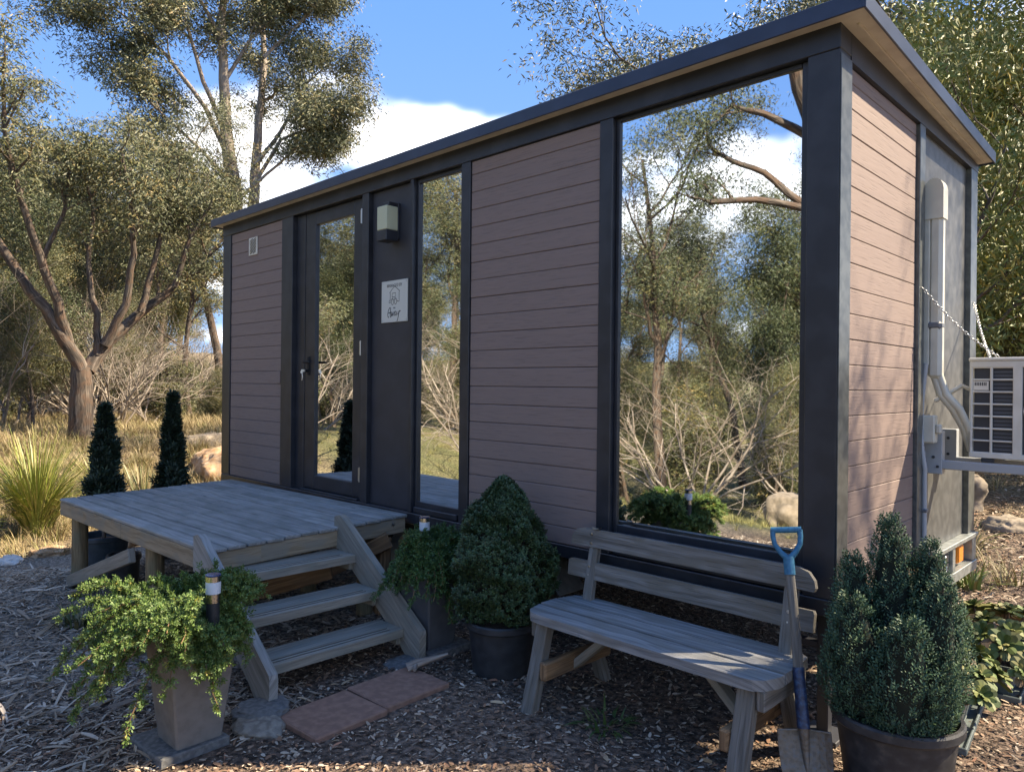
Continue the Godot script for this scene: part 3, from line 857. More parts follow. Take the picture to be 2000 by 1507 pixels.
func build_bench() -> void:
	var o := thing("garden_bench", "weathered grey slatted wooden bench in front of the picture window", "bench", Vector3(-0.655, 0, 0.33))
	# seat planks, rounded at the outer corners
	var zc: Array = [[0.115, 0.256], [0.267, 0.380], [0.391, 0.532]]
	for i in 3:
		var z0: float = zc[i][0]
		var z1: float = zc[i][1]
		var poly := PackedVector2Array()
		var x0 := -1.285
		var x1 := -0.035
		if i == 2:
			poly = PackedVector2Array([Vector2(x0, z0), Vector2(x1, z0), Vector2(x1 - 0.005, z0 + 0.04), Vector2(x1 - 0.03, z1 - 0.035), Vector2(x1 - 0.065, z1 - 0.008), Vector2(x1 - 0.11, z1), Vector2(-0.66, z1 + 0.004), Vector2(x0 + 0.12, z1 - 0.002), Vector2(x0 + 0.06, z1 - 0.012), Vector2(x0 + 0.025, z1 - 0.045)])
		elif i == 0:
			poly = PackedVector2Array([Vector2(x0 + 0.03, z0 + 0.035), Vector2(x0 + 0.075, z0 + 0.004), Vector2(x0 + 0.13, z0), Vector2(x1 - 0.1, z0), Vector2(x1 - 0.05, z0 + 0.006), Vector2(x1 - 0.015, z0 + 0.03), Vector2(x1, z1), Vector2(x0, z1)])
		else:
			poly = PackedVector2Array([Vector2(x0, z0), Vector2(x1, z0), Vector2(x1, z1), Vector2(x0, z1)])
		var mb := MB.new()
		mb.prism(poly, 0.042, Transform3D(Basis(Vector3.RIGHT, Vector3.BACK, Vector3.DOWN), Vector3(0, 0.419 + [0.0, 0.002, -0.001][i], 0)), Vector2(i * 0.7 + 1.4, i * 0.23))
		wpart(o, "seat_plank", mb.commit(), M.seat, Vector3.ZERO)
	# back slats: top one with rounded ends
	var lean := Basis(Vector3.RIGHT, -0.12)
	var top := PackedVector2Array([Vector2(-0.635, -0.045), Vector2(-0.63, 0.0), Vector2(-0.605, 0.032), Vector2(-0.565, 0.045), Vector2(0.565, 0.045), Vector2(0.61, 0.03), Vector2(0.635, 0.0), Vector2(0.642, -0.03), Vector2(0.635, -0.045)])
	var tm := MB.new()
	tm.prism(top, 0.026, Transform3D.IDENTITY, Vector2(0.9, 0.4))
	var s1 := wpart(o, "back_slat", tm.commit(), M.bench, Vector3(-0.672, 0.742, 0.106), lean)
	var lo := PackedVector2Array([Vector2(-0.645, -0.042), Vector2(-0.645, 0.035), Vector2(-0.63, 0.044), Vector2(0.632, 0.044), Vector2(0.638, 0.03), Vector2(0.635, -0.042)])
	tm = MB.new()
	tm.prism(lo, 0.026, Transform3D.IDENTITY, Vector2(1.4, 0.1))
	var s2 := wpart(o, "back_slat", tm.commit(), M.bench, Vector3(-0.667, 0.580, 0.126), lean)
	for s: Array in [[s1, 0.742, 0.121], [s2, 0.580, 0.141]]:
		for x: float in [-1.175, -0.135]:
			for dy: float in [-0.022, 0.022]:
				var mb := MB.new()
				mb.lathe(PackedVector2Array([Vector2(0.008, 0), Vector2(0.007, 0.004), Vector2(0, 0.006)]), 8, Transform3D(Basis(Vector3.RIGHT, Vector3.BACK, Vector3.DOWN), Vector3.ZERO))
				wpart(s[0], "bolt", mb.commit(), M.steel, Vector3(x, s[1] + dy, s[2] - dy * 0.12 - 0.001))
	# frames at the two ends
	for x: float in [-1.165, -0.135]:
		var out := -1.0 if x < -0.6 else 1.0
		var mb := MB.new()
		mb.bar(Vector3(x, -0.03, 0.595), Vector3(x, 0.398, 0.475), 0.07, 0.055, Vector3.BACK, 0.004, Vector2(rng.randf(), rng.randf()))
		wpart(o, "leg", mb.commit(), M.bench, Vector3.ZERO)
		mb = MB.new()
		mb.bar(Vector3(x, -0.03, 0.01), Vector3(x, 0.398, 0.185), 0.07, 0.05, Vector3.BACK, 0.004, Vector2(rng.randf(), rng.randf()))
		wpart(o, "leg", mb.commit(), M.bench, Vector3.ZERO)
		mb = MB.new()
		mb.bar(Vector3(x + out * 0.0, 0.36, 0.172), Vector3(x, 0.775, 0.084), 0.055, 0.035, Vector3.BACK, 0.004, Vector2(rng.randf(), rng.randf()))
		wpart(o, "back_post", mb.commit(), M.bench, Vector3.ZERO)
		mb = MB.new()
		mb.bar(Vector3(x + out * 0.056, 0.357, 0.13), Vector3(x + out * 0.056, 0.357, 0.50), 0.035, 0.078, Vector3.UP, 0.004, Vector2(rng.randf(), rng.randf()))
		wpart(o, "seat_bearer", mb.commit(), M.bench, Vector3.ZERO)
		mb = MB.new()
		mb.bar(Vector3(x - out * 0.058, 0.195, 0.06), Vector3(x - out * 0.058, 0.195, 0.565), 0.04, 0.085, Vector3.UP, 0.008, Vector2(rng.randf(), rng.randf()))
		wpart(o, "cross_rail", mb.commit(), M.rawwood, Vector3.ZERO)
		mb = MB.new()
		mb.bar(Vector3(x - out * 0.06, 0.17, 0.33), Vector3(x - out * 0.31, 0.395, 0.33), 0.06, 0.035, Vector3.UP, 0.003, Vector2(rng.randf(), rng.randf()))
		wpart(o, "diagonal_brace", mb.commit(), M.tread, Vector3.ZERO)


func round_pot(o: Node3D, r_top: float, r_bot: float, hgt: float, material: Material, soil_y: float) -> void:
	var lip := r_top * 0.06 + 0.006
	var mb := MB.new()
	mb.lathe(PackedVector2Array([Vector2(0, 0), Vector2(r_bot - 0.008, 0), Vector2(r_bot, 0.008), Vector2(r_top - lip, hgt - 0.045), Vector2(r_top - 0.006, hgt - 0.042), Vector2(r_top, hgt - 0.034), Vector2(r_top, hgt - 0.008), Vector2(r_top - 0.006, hgt), Vector2(r_top - lip * 0.9, hgt), Vector2(r_top - lip - 0.006, hgt - 0.012), Vector2(r_top - lip - 0.014, soil_y - 0.02)]), 48)
	part(o, "pot", mb.commit(), material)
	var so := MB.new()
	var rs := r_top - lip - 0.008
	so.lathe(PackedVector2Array([Vector2(rs, soil_y - 0.008), Vector2(rs * 0.7, soil_y + 0.004), Vector2(rs * 0.35, soil_y + 0.012), Vector2(0.0, soil_y + 0.015)]), 24)
	part(o, "soil", so.commit(), M.soil)


func square_pot(o: Node3D, base: float, top: float, hgt: float, y0: float, material: Material) -> void:
	var b := base / 2
	var t := top / 2
	var ch := 0.008
	var mb := MB.new()
	var ring := func(s: float, y: float) -> Array:
		return [Vector3(s - ch, y, s), Vector3(s, y, s - ch), Vector3(s, y, -s + ch), Vector3(s - ch, y, -s), Vector3(-s + ch, y, -s), Vector3(-s, y, -s + ch), Vector3(-s, y, s - ch), Vector3(-s + ch, y, s)]
	var rs := [ring.call(b, y0), ring.call(t, y0 + hgt), ring.call(t - 0.025, y0 + hgt), ring.call(t - 0.035, y0 + hgt - 0.05)]
	for k in 3:
		for i in 8:
			var j := (i + 1) % 8
			var p: Vector3 = rs[k][i]
			var q: Vector3 = rs[k][j]
			var p2: Vector3 = rs[k + 1][i]
			var q2: Vector3 = rs[k + 1][j]
			var nn := (q - p).cross(p2 - p).normalized()
			var outw := Vector3(p.x + q.x, 0, p.z + q.z).normalized()
			if k == 0 and nn.dot(outw) < 0: nn = -nn
			if k == 1: nn = Vector3.UP
			if k == 2 and nn.dot(outw) > 0: nn = -nn
			mb.quad(p, q, q2, p2, nn)
	part(o, "pot", mb.commit(), material)
	part(o, "soil", cbox(Vector3(top - 0.06, 0.02, top - 0.06)), M.soil, T(0, y0 + hgt - 0.045, 0))


func slab(called: String, label: String, at: Vector3, s: Vector3, material: Material, turn := 0.0, cat := "slab") -> void:
	var o := whole(called, cbox(s, 0.006), material, at + Vector3(0, s.y / 2, 0))
	o.rotation.y = turn
	tag(o, label, cat)


func build_pots() -> void:
	# grey stoneware pots beside the steps, each on a slab
	slab("stone_slab", "dark grey slab under the pot with sunlit juniper", Vector3(-1.975, -0.01, 1.865), Vector3(0.30, 0.05, 0.29), M.slab, 0.05)
	slab("stone_slab", "dark grey slab under the pot beside the deck corner", Vector3(-2.09, -0.01, 0.38), Vector3(0.28, 0.055, 0.30), M.slab, 0.02)
	var p := thing("juniper_pot", "tall tapered grey pot with spreading juniper, left of the steps", "potted plant", Vector3(-1.945, 0.042, 1.835), 0.03, "juniper pots beside the steps")
	square_pot(p, 0.19, 0.285, 0.455, 0.0, M.stone_pot)
	juniper(p, 0.43, 71, 120, 0.56)
	p = thing("juniper_pot", "tall tapered dark pot with juniper between steps and round shrub", "potted plant", Vector3(-2.105, 0.047, 0.41), 0.02, "juniper pots beside the steps")
	square_pot(p, 0.19, 0.285, 0.455, 0.0, M.slate_pot)
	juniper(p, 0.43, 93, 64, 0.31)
	solar_lamp("short solar stake lamp in the pot with sunlit juniper", Vector3(-1.815, 0.47, 1.80), 0.735)
	solar_lamp("solar stake lamp in the juniper pot by the deck corner", Vector3(-2.135, 0.49, 0.44), 0.765)
	# box shrub
	p = thing("box_shrub_pot", "dense dark green cone shrub in black round plastic pot", "potted plant", Vector3(-1.615, 0, 0.325))
	round_pot(p, 0.195, 0.155, 0.28, M.plastic, 0.255)
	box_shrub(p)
	# conifer in the big pot
	p = thing("conifer_pot", "bushy blue green conifer in large black pot by the cabin corner", "potted plant", Vector3(0.272, -0.01, 0.116))
	round_pot(p, 0.226, 0.17, 0.33, M.plastic_dusty, 0.285)
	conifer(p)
	# pencil cypresses behind the deck
	p = thing("cypress_pot", "slim dark cypress in blue grey pot at the deck's far edge", "potted plant", Vector3(-5.50, ground_y(-5.5, 1.12) - 0.005, 1.12))
	round_pot(p, 0.205, 0.15, 0.30, M.blue_pot, 0.25)
	cypress(p, 0.95, 0.145, 5)
	p = thing("cypress_pot", "slim dark cypress nearest the cabin's left corner", "potted plant", Vector3(-5.62, ground_y(-5.62, 0.53) - 0.005, 0.53))
	round_pot(p, 0.19, 0.14, 0.30, M.plastic, 0.25)
	cypress(p, 1.05, 0.125, 9)
	p = thing("empty_pot", "small black plastic pot standing under the deck", "pot", Vector3(-4.70, ground_y(-4.7, 1.22) - 0.005, 1.22))
	round_pot(p, 0.12, 0.10, 0.25, M.plastic, 0.20)


func solar_lamp(label: String, at: Vector3, top: float) -> void:
	var o := thing("solar_lamp", label, "garden lamp", at, 0.0, "solar lamps in the juniper pots")
	var cyl := func(r: float, y0: float, y1: float) -> ArrayMesh:
		var mb := MB.new()
		mb.lathe(PackedVector2Array([Vector2(0, y0), Vector2(r - 0.001, y0), Vector2(r, y0 + 0.001), Vector2(r, y1 - 0.001), Vector2(r - 0.001, y1), Vector2(0, y1)]), 24)
		return mb.commit()
	var h := top - at.y
	part(o, "stake", cyl.call(0.026, -0.06, h - 0.115), M.plastic)
	part(o, "lower_band", cyl.call(0.029, h - 0.115, h - 0.078), M.brushed)
	part(o, "diffuser", cyl.call(0.030, h - 0.078, h - 0.030), M.opal)
	part(o, "upper_band", cyl.call(0.030, h - 0.030, h - 0.006), M.brushed)
	part(o, "solar_cap", cyl.call(0.031, h - 0.006, h), M.solar)


func sprig(seed_: int, count: int, len_: float, wid: float, radius: float, up: float, cols: Array) -> ArrayMesh:
	# little leaves round a short twig that points up
	var r := RandomNumberGenerator.new()
	r.seed = seed_
	var mb := MB.new()
	mb.colored = true
	for i in count:
		var t := (i + r.randf()) / count
		var a := i * 2.4 + r.randf() * 0.6
		var dir := Vector3(cos(a), up + r.randf_range(-0.2, 0.3), sin(a)).normalized()
		var base := Vector3(0, t * radius * 2.0 - radius, 0) + Vector3(cos(a), 0, sin(a)) * radius * 0.12
		var side := dir.cross(Vector3.UP).normalized().rotated(dir, r.randf_range(-0.5, 0.5))
		var l := len_ * r.randf_range(0.7, 1.2)
		var nn := side.cross(dir).normalized()
		if nn.y < 0: nn = -nn
		mb.c = cols[r.randi() % cols.size()] * 2.0
		var mid := base + dir * l * 0.5 + nn * l * 0.06
		mb.tri(base, mid + side * wid * 0.5, base + dir * l, nn, nn, nn)
		mb.tri(base, base + dir * l, mid - side * wid * 0.5, nn, nn, nn)
	return mb.commit()


func scatter(parent: Node3D, called: String, mesh: Mesh, material: Material, xfs: Array, cols: PackedColorArray) -> MultiMeshInstance3D:
	# uncountable small stuff as copies of one mesh
	var mm := MultiMesh.new()
	mm.transform_format = MultiMesh.TRANSFORM_3D
	mm.use_colors = true
	mm.mesh = mesh
	mm.instance_count = xfs.size()
	var buf := PackedFloat32Array()
	buf.resize(xfs.size() * 16)
	for i in xfs.size():
		var x: Transform3D = xfs[i]
		var b := i * 16
		for k in 3:
			buf[b + k * 4] = x.basis.x[k]
			buf[b + k * 4 + 1] = x.basis.y[k]
			buf[b + k * 4 + 2] = x.basis.z[k]
			buf[b + k * 4 + 3] = x.origin[k]
		buf[b + 12] = cols[i].r
		buf[b + 13] = cols[i].g
		buf[b + 14] = cols[i].b
		buf[b + 15] = 1.0
	mm.buffer = buf
	var o := MultiMeshInstance3D.new()
	o.name = called
	o.multimesh = mm
	o.material_override = material
	parent.add_child(o, true)
	return o


func foliage(parent: Node3D, called: String, mesh: ArrayMesh, material: Material, xfs: Array, cols: PackedColorArray) -> MeshInstance3D:
	# sprigs joined into one mesh
	var a := mesh.surface_get_arrays(0)
	var v: PackedVector3Array = a[Mesh.ARRAY_VERTEX]
	var n: PackedVector3Array = a[Mesh.ARRAY_NORMAL]
	var c: PackedColorArray = a[Mesh.ARRAY_COLOR]
	var vv := PackedVector3Array()
	var nn := PackedVector3Array()
	var cc := PackedColorArray()
	var tinted := {}
	for i in xfs.size():
		var x: Transform3D = xfs[i]
		vv.append_array(x * v)
		nn.append_array(Transform3D(x.basis.orthonormalized(), Vector3.ZERO) * n)
		var t := cols[i]
		var key := Vector3i(roundi(t.r * 9.0), roundi(t.g * 9.0), roundi(t.b * 9.0))
		if not tinted.has(key):
			var l := PackedColorArray()
			for e in c: l.append(Color(e.r * key.x / 9.0, e.g * key.y / 9.0, e.b * key.z / 9.0))
			tinted[key] = l
		cc.append_array(tinted[key])
	var arr := []
	arr.resize(Mesh.ARRAY_MAX)
	arr[Mesh.ARRAY_VERTEX] = vv
	arr[Mesh.ARRAY_NORMAL] = nn
	arr[Mesh.ARRAY_COLOR] = cc
	var m := ArrayMesh.new()
	m.add_surface_from_arrays(Mesh.PRIMITIVE_TRIANGLES, arr)
	return part(parent, called, m, material)


func towards(dir: Vector3, s: float, spin: float) -> Basis:
	# a basis whose y points along dir
	var y := dir.normalized()
	var x := y.cross(Vector3(0.37, 0.13, 0.92)).normalized()
	var z := x.cross(y)
	return Basis(x, y, z).rotated(y, spin).scaled(Vector3.ONE * s)


func juniper(o: Node3D, y0: float, seed_: int, arms: int, reach: float) -> void:
	# arching arms with side sprays, all clad in tiny scale leaves
	var r := RandomNumberGenerator.new()
	r.seed = seed_
	var st := MB.new()
	var xf := []
	var cols := PackedColorArray()
	var clothe := func(p: Vector3, q: Vector3, fat: float, count: int) -> void:
		var dirn := (q - p).normalized()
		for m in count:
			var side := dirn.cross(Vector3(0.2, 1, 0.1)).normalized().rotated(dirn, r.randf() * TAU)
			var d2 := (dirn * 0.8 + side * r.randf_range(0.2, 0.9) + Vector3.UP * 0.3).normalized()
			xf.append(Transform3D(towards(d2, r.randf_range(0.8, 1.3), r.randf() * TAU), p.lerp(q, r.randf()) + side * fat * r.randf()))
			var g := r.randf_range(0.75, 1.2)
			cols.append(Color(g, g, g) if r.randf() > 0.04 else Color(1.5, 1.0, 0.8))
	for i in arms:
		var a := TAU * i / arms + r.randf_range(-0.3, 0.3)
		var l := reach * r.randf_range(0.3, 1.0)
		if seed_ == 71:
			# reaches furthest to the left of the steps, away from the stair board
			var toward := 0.5 + 0.5 * cos(a - 2.3)
			l = reach * r.randf_range(0.4, 1.0) * lerpf(0.42, 1.05, toward)
		var rise := r.randf_range(0.06, 0.20)
		var droop := r.randf_range(0.04, 0.30) * (1.3 - rise * 3.0)
		if absf(angle_difference(a, -0.26)) < 0.5: rise *= 0.3
		if seed_ == 71 and i % 9 == 0 and a > 0.9 and a < 2.9: droop = 0.30
		var out := Vector3(cos(a), 0, sin(a))
		var pts := PackedVector3Array([Vector3(0, y0, 0) + out * 0.03])
		var rad := PackedFloat32Array([0.007])
		var n := 10
		for k in n:
			var t := (k + 1.0) / n
			var q := Vector3(0, y0, 0) + out * (0.03 + l * t) + Vector3(0, rise * sin(t * PI * 0.6) * 1.2 - droop * t * t * (l / reach + 0.3), 0) + Vector3(r.randf_range(-1, 1), r.randf_range(-0.5, 0.5), r.randf_range(-1, 1)) * 0.01
			pts.append(q)
			rad.append(lerpf(0.007, 0.002, t))
			var dirn := (q - pts[k]).normalized()
			if k > 0: clothe.call(pts[k], q, 0.015, 7)
			# side sprays
			for m in (2 if k < n - 2 else 1):
				var sd := dirn.rotated(Vector3.UP, r.randf_range(0.5, 1.1) * (1.0 if r.randf() < 0.5 else -1.0))
				sd = (sd + Vector3.UP * r.randf_range(-0.15, 0.35)).normalized()
				var sl := lerpf(0.11, 0.05, t) * r.randf_range(0.6, 1.2)
				var p := pts[k].lerp(q, r.randf())
				clothe.call(p, p + sd * sl, 0.009, int(sl * 110.0) + 1)
		st.tube(pts, rad, 5)
	part(o, "stems", st.commit(), M.rawwood)
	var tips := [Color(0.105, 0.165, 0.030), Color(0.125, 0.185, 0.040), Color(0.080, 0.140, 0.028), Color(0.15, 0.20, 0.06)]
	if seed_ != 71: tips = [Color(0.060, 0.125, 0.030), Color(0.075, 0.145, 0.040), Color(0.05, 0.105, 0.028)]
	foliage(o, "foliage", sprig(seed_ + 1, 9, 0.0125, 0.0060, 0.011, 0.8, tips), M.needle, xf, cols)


func box_shrub(o: Node3D) -> void:
	var r := RandomNumberGenerator.new()
	r.seed = 301
	var lump := fnl(9, 5.0, 2)
	var core := MB.new()
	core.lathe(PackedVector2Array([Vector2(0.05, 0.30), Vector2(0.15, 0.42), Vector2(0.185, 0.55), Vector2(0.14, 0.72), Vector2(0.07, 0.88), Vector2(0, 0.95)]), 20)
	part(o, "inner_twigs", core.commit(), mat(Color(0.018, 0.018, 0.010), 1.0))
	var st := MB.new()
	for i in 7:
		var a := i * 0.9
		st.tube(PackedVector3Array([Vector3(cos(a) * 0.02, 0.24, sin(a) * 0.02), Vector3(cos(a) * 0.06, 0.36, sin(a) * 0.06), Vector3(cos(a) * 0.09, 0.55, sin(a) * 0.09)]), PackedFloat32Array([0.008, 0.007, 0.004]), 5)
	part(o, "stems", st.commit(), M.bark)
	var prof := func(t: float) -> float:
		# radius by height fraction: swollen low down, pointed top
		return 0.255 * pow(sin(clampf(t * 0.86 + 0.14, 0.0, 1.0) * PI), 0.62) * lerpf(1.05, 0.72, t)
	var xf := []
	var cols := PackedColorArray()
	for i in 7600:
		var t := pow(r.randf(), 0.85)
		var a := r.randf() * TAU
		var rr: float = prof.call(t)
		var dirn := Vector3(cos(a), 0, sin(a))
		var y := 0.285 + t * 0.735
		var k := lump.get_noise_3d(dirn.x * 0.2, y, dirn.z * 0.2)
		rr *= 1.0 + k * 0.5
		rr *= lerpf(0.80, 1.06, sqrt(r.randf()))
		var d2 := (dirn + Vector3(0, 0.55 + t * 1.2, 0) + Vector3(r.randf_range(-1, 1), r.randf_range(-0.5, 1), r.randf_range(-1, 1)) * 0.5).normalized()
		xf.append(Transform3D(towards(d2, r.randf_range(0.75, 1.25), r.randf() * TAU), dirn * rr + Vector3(0, y, 0)))
		var g := r.randf_range(0.7, 1.25)
		cols.append(Color(g * (1.25 if r.randf() < 0.18 else 1.0), g, g * 0.95))
	foliage(o, "foliage", sprig(44, 10, 0.0125, 0.0082, 0.012, 0.5, [Color(0.030, 0.058, 0.022), Color(0.038, 0.072, 0.026), Color(0.050, 0.088, 0.026), Color(0.026, 0.052, 0.03)]), M.needle, xf, cols)


func conifer(o: Node3D) -> void:
	var r := RandomNumberGenerator.new()
	r.seed = 77
	# upright plumes: foot x, z, top x, z, height, radius
	var plumes := [[0.0, 0.0, -0.03, 0.0, 1.055, 0.115], [0.06, -0.05, 0.10, -0.05, 0.97, 0.10], [-0.08, 0.05, -0.14, 0.07, 0.90, 0.11], [-0.05, 0.10, -0.10, 0.20, 0.78, 0.12], [0.10, 0.05, 0.17, 0.06, 0.86, 0.105], [0.05, 0.12, 0.10, 0.22, 0.74, 0.12], [0.10, -0.05, 0.17, -0.09, 0.74, 0.10], [-0.10, -0.02, -0.18, -0.02, 0.74, 0.10], [0.0, -0.10, 0.0, -0.16, 0.8, 0.11], [0.10, 0.08, 0.175, 0.11, 0.62, 0.095], [-0.10, 0.10, -0.17, 0.15, 0.60, 0.095]]
	var xf := []
	var cols := PackedColorArray()
	var st := MB.new()
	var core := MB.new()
	for p: Array in plumes:
		var foot := Vector3(p[0], 0.29, p[1])
		var top := Vector3(p[2], p[4], p[3])
		st.tube(PackedVector3Array([foot * Vector3(0.4, 1, 0.4), foot.lerp(top, 0.3), top]), PackedFloat32Array([0.011, 0.008, 0.002]), 6)
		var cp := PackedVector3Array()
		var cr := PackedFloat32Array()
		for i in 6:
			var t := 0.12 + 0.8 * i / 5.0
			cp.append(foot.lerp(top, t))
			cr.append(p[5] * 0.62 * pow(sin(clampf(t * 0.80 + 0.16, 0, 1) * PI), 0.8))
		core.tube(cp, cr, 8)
		var n := int(1250.0 * p[5] / 0.11 * (p[4] - 0.25))
		for i in n:
			var t := r.randf_range(0.02, 1.0)
			var a := r.randf() * TAU
			var rad: float = p[5] * pow(sin(clampf(t * 0.80 + 0.18, 0, 1) * PI), 0.75) * lerpf(0.6, 1.08, sqrt(r.randf()))
			var dirn := Vector3(cos(a), 0, sin(a))
			var at := foot.lerp(top, t) + dirn * rad
			var d2 := (Vector3.UP * 1.3 + dirn * 0.75 + Vector3(r.randf_range(-1, 1), 0, r.randf_range(-1, 1)) * 0.35).normalized()
			xf.append(Transform3D(towards(d2, r.randf_range(0.8, 1.35), r.randf() * TAU), at))
			var g := r.randf_range(0.7, 1.25)
			cols.append(Color(g, g, g))
	part(o, "stems", st.commit(), M.bark)
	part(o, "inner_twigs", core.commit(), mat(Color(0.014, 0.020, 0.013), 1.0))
	foliage(o, "foliage", sprig(45, 10, 0.0125, 0.0048, 0.017, 0.9, [Color(0.040, 0.082, 0.042), Color(0.050, 0.098, 0.046), Color(0.033, 0.070, 0.038), Color(0.068, 0.115, 0.046)]), M.needle, xf, cols)


func cypress(o: Node3D, hgt: float, rad: float, seed_: int) -> void:
	var r := RandomNumberGenerator.new()
	r.seed = seed_
	var lump := fnl(seed_, 1.1, 3)
	var st := MB.new()
	st.tube(PackedVector3Array([Vector3(0, 0.22, 0), Vector3(0.01, 0.8, 0), Vector3(0, 0.3 + hgt * 0.95, 0)]), PackedFloat32Array([0.016, 0.010, 0.003]), 7)
	part(o, "stem", st.commit(), M.bark)
	var xf := []
	var cols := PackedColorArray()
	for i in 2100:
		var t := pow(r.randf(), 1.15)
		var a := r.randf() * TAU
		var rr := rad * pow(1.0 - t, 0.8) * (0.35 + 0.65 * sqrt(r.randf())) * (1.0 + 0.9 * lump.get_noise_3d(cos(a), t * 5.0, sin(a))) * smoothstep(-0.1, 0.14, t)
		var dirn := Vector3(cos(a), 0, sin(a))
		xf.append(Transform3D(towards((Vector3.UP + dirn * 0.8).normalized(), r.randf_range(0.9, 1.5), r.randf() * TAU), dirn * rr + Vector3(0, 0.40 + t * hgt, 0)))
		var g := r.randf_range(0.7, 1.2)
		cols.append(Color(g, g, g))
	foliage(o, "foliage", sprig(46, 14, 0.030, 0.010, 0.030, 0.8, [Color(0.020, 0.040, 0.024), Color(0.028, 0.052, 0.028), Color(0.034, 0.056, 0.024)]), M.needle, xf, cols)


func build_small_things() -> void:
	# clay pavers at the foot of the steps
	slab("clay_paver", "red brown clay paver beside the rear stair board", Vector3(-1.782, -0.012, 0.878), Vector3(0.322, 0.04, 0.392), M.paver, 0.03, "paver")
	slab("clay_paver", "red brown clay paver nearest the sunlit juniper pot", Vector3(-1.748, -0.012, 1.278), Vector3(0.326, 0.04, 0.388), M.paver, 0.06, "paver")
	# stones under the stair boards
	rock("footing_stone", "grey split block directly under the front stair board", "stone", Vector3(-1.985, 0.035, 1.50), Vector3(0.12, 0.028, 0.10), M.slab, 21, 0.12)
	rock("footing_stone", "pale flat stone under the grey block at the steps", "stone", Vector3(-1.91, 0.0, 1.545), Vector3(0.15, 0.045, 0.105), M.ash_rock, 22, 0.15)
	rock("footing_stone", "grey flat stone under the rear stair board", "stone", Vector3(-2.04, -0.006, 0.59), Vector3(0.16, 0.03, 0.085), M.slab, 23, 0.1)
	var st := MB.new()
	st.tube(PackedVector3Array([Vector3(0, 0.03, 0), Vector3(0.03, 0.05, -0.05), Vector3(0.045, 0.055, -0.11), Vector3(0.09, 0.075, -0.20)]), PackedFloat32Array([0.026, 0.024, 0.017, 0.008]), 8)
	st.tube(PackedVector3Array([Vector3(0.025, 0.048, -0.04), Vector3(0.06, 0.035, 0.0)]), PackedFloat32Array([0.016, 0.010]), 6)
	var dw := whole("driftwood", st.commit(), M.pale_bark, Vector3(-1.90, 0.012, 0.735))
	tag(dw, "short knobbly piece of pale wood lying on the clay paver", "driftwood")
	# a curled dry leaf caught on the sill
	var lf := MB.new()
	for i in 5:
		var a0 := -0.9 + i * 0.42
		var a1 := a0 + 0.42
		var w0 := 0.018 * sin(PI * (i + 0.02) / 5.0) + 0.002
		var w1 := 0.018 * sin(PI * (i + 0.98) / 5.0) + 0.002
		var p0 := Vector3(sin(a0) * 0.035, 0.02 - cos(a0) * 0.018, 0)
		var p1 := Vector3(sin(a1) * 0.035, 0.02 - cos(a1) * 0.018, 0)
		lf.quad(p0 - Vector3(0, 0, w0), p0 + Vector3(0, 0, w0), p1 + Vector3(0, 0, w1), p1 - Vector3(0, 0, w1), Vector3.UP)
	var leaf := whole("dry_leaf", lf.commit(), mat(Color(0.30, 0.22, 0.14), 0.8), Vector3(-1.155, 0.789, 0.108))
	tag(leaf, "curled dry brown leaf lying on the bench's top slat", "leaf")
	build_shovel()
	# rocks
	rock("boulder", "large sunlit pale boulder behind the cabin's right end", "boulder", Vector3(-1.35, 0.30, -6.3), Vector3(0.55, 0.42, 0.45), M.rock, 31, 0.15)
	rock("boulder", "small sunlit stone right of the large boulder", "boulder", Vector3(-0.42, 0.10, -5.6), Vector3(0.22, 0.16, 0.2), M.rock, 32, 0.14)
	rock("boulder", "broad flat orange sandstone boulder left of the cabin", "boulder", Vector3(-11.4, 0.0, -2.7), Vector3(0.95, 0.36, 0.7), M.sandstone, 33, 0.15)
	rock("boulder", "grey domed boulder beside the orange sandstone boulder", "boulder", Vector3(-13.2, 0.05, -2.9), Vector3(0.7, 0.5, 0.6), M.rock, 34, 0.14)
	rock("edging_stone", "white edging stone in dry grass at the shade's edge", "stone", Vector3(-8.05, -0.42, 1.28), Vector3(0.17, 0.07, 0.12), mat(Color(0.55, 0.52, 0.47), 0.9), 35, 0.25)
	rock("edging_stone", "tan edging stone next to the white one", "stone", Vector3(-8.22, -0.42, 0.86), Vector3(0.20, 0.08, 0.14), M.sandstone, 36, 0.25)
	rock("edging_stone", "orange stone behind the pot under the deck", "stone", Vector3(-8.3, -0.40, 0.1), Vector3(0.35, 0.20, 0.22), M.sandstone, 37, 0.3)
	rock("boulder", "rounded boulder on the grass mirrored at the picture window's lower right", "boulder", Vector3(-3.05, -0.25, 6.8), Vector3(0.42, 0.32, 0.4), M.rock, 38, 0.14)
	rock("brick_piece", "broken red brick piece lying in the litter left of the deck", "brick", Vector3(-3.62, 0.0, 1.75), Vector3(0.07, 0.04, 0.05), M.paver, 39, 0.12)


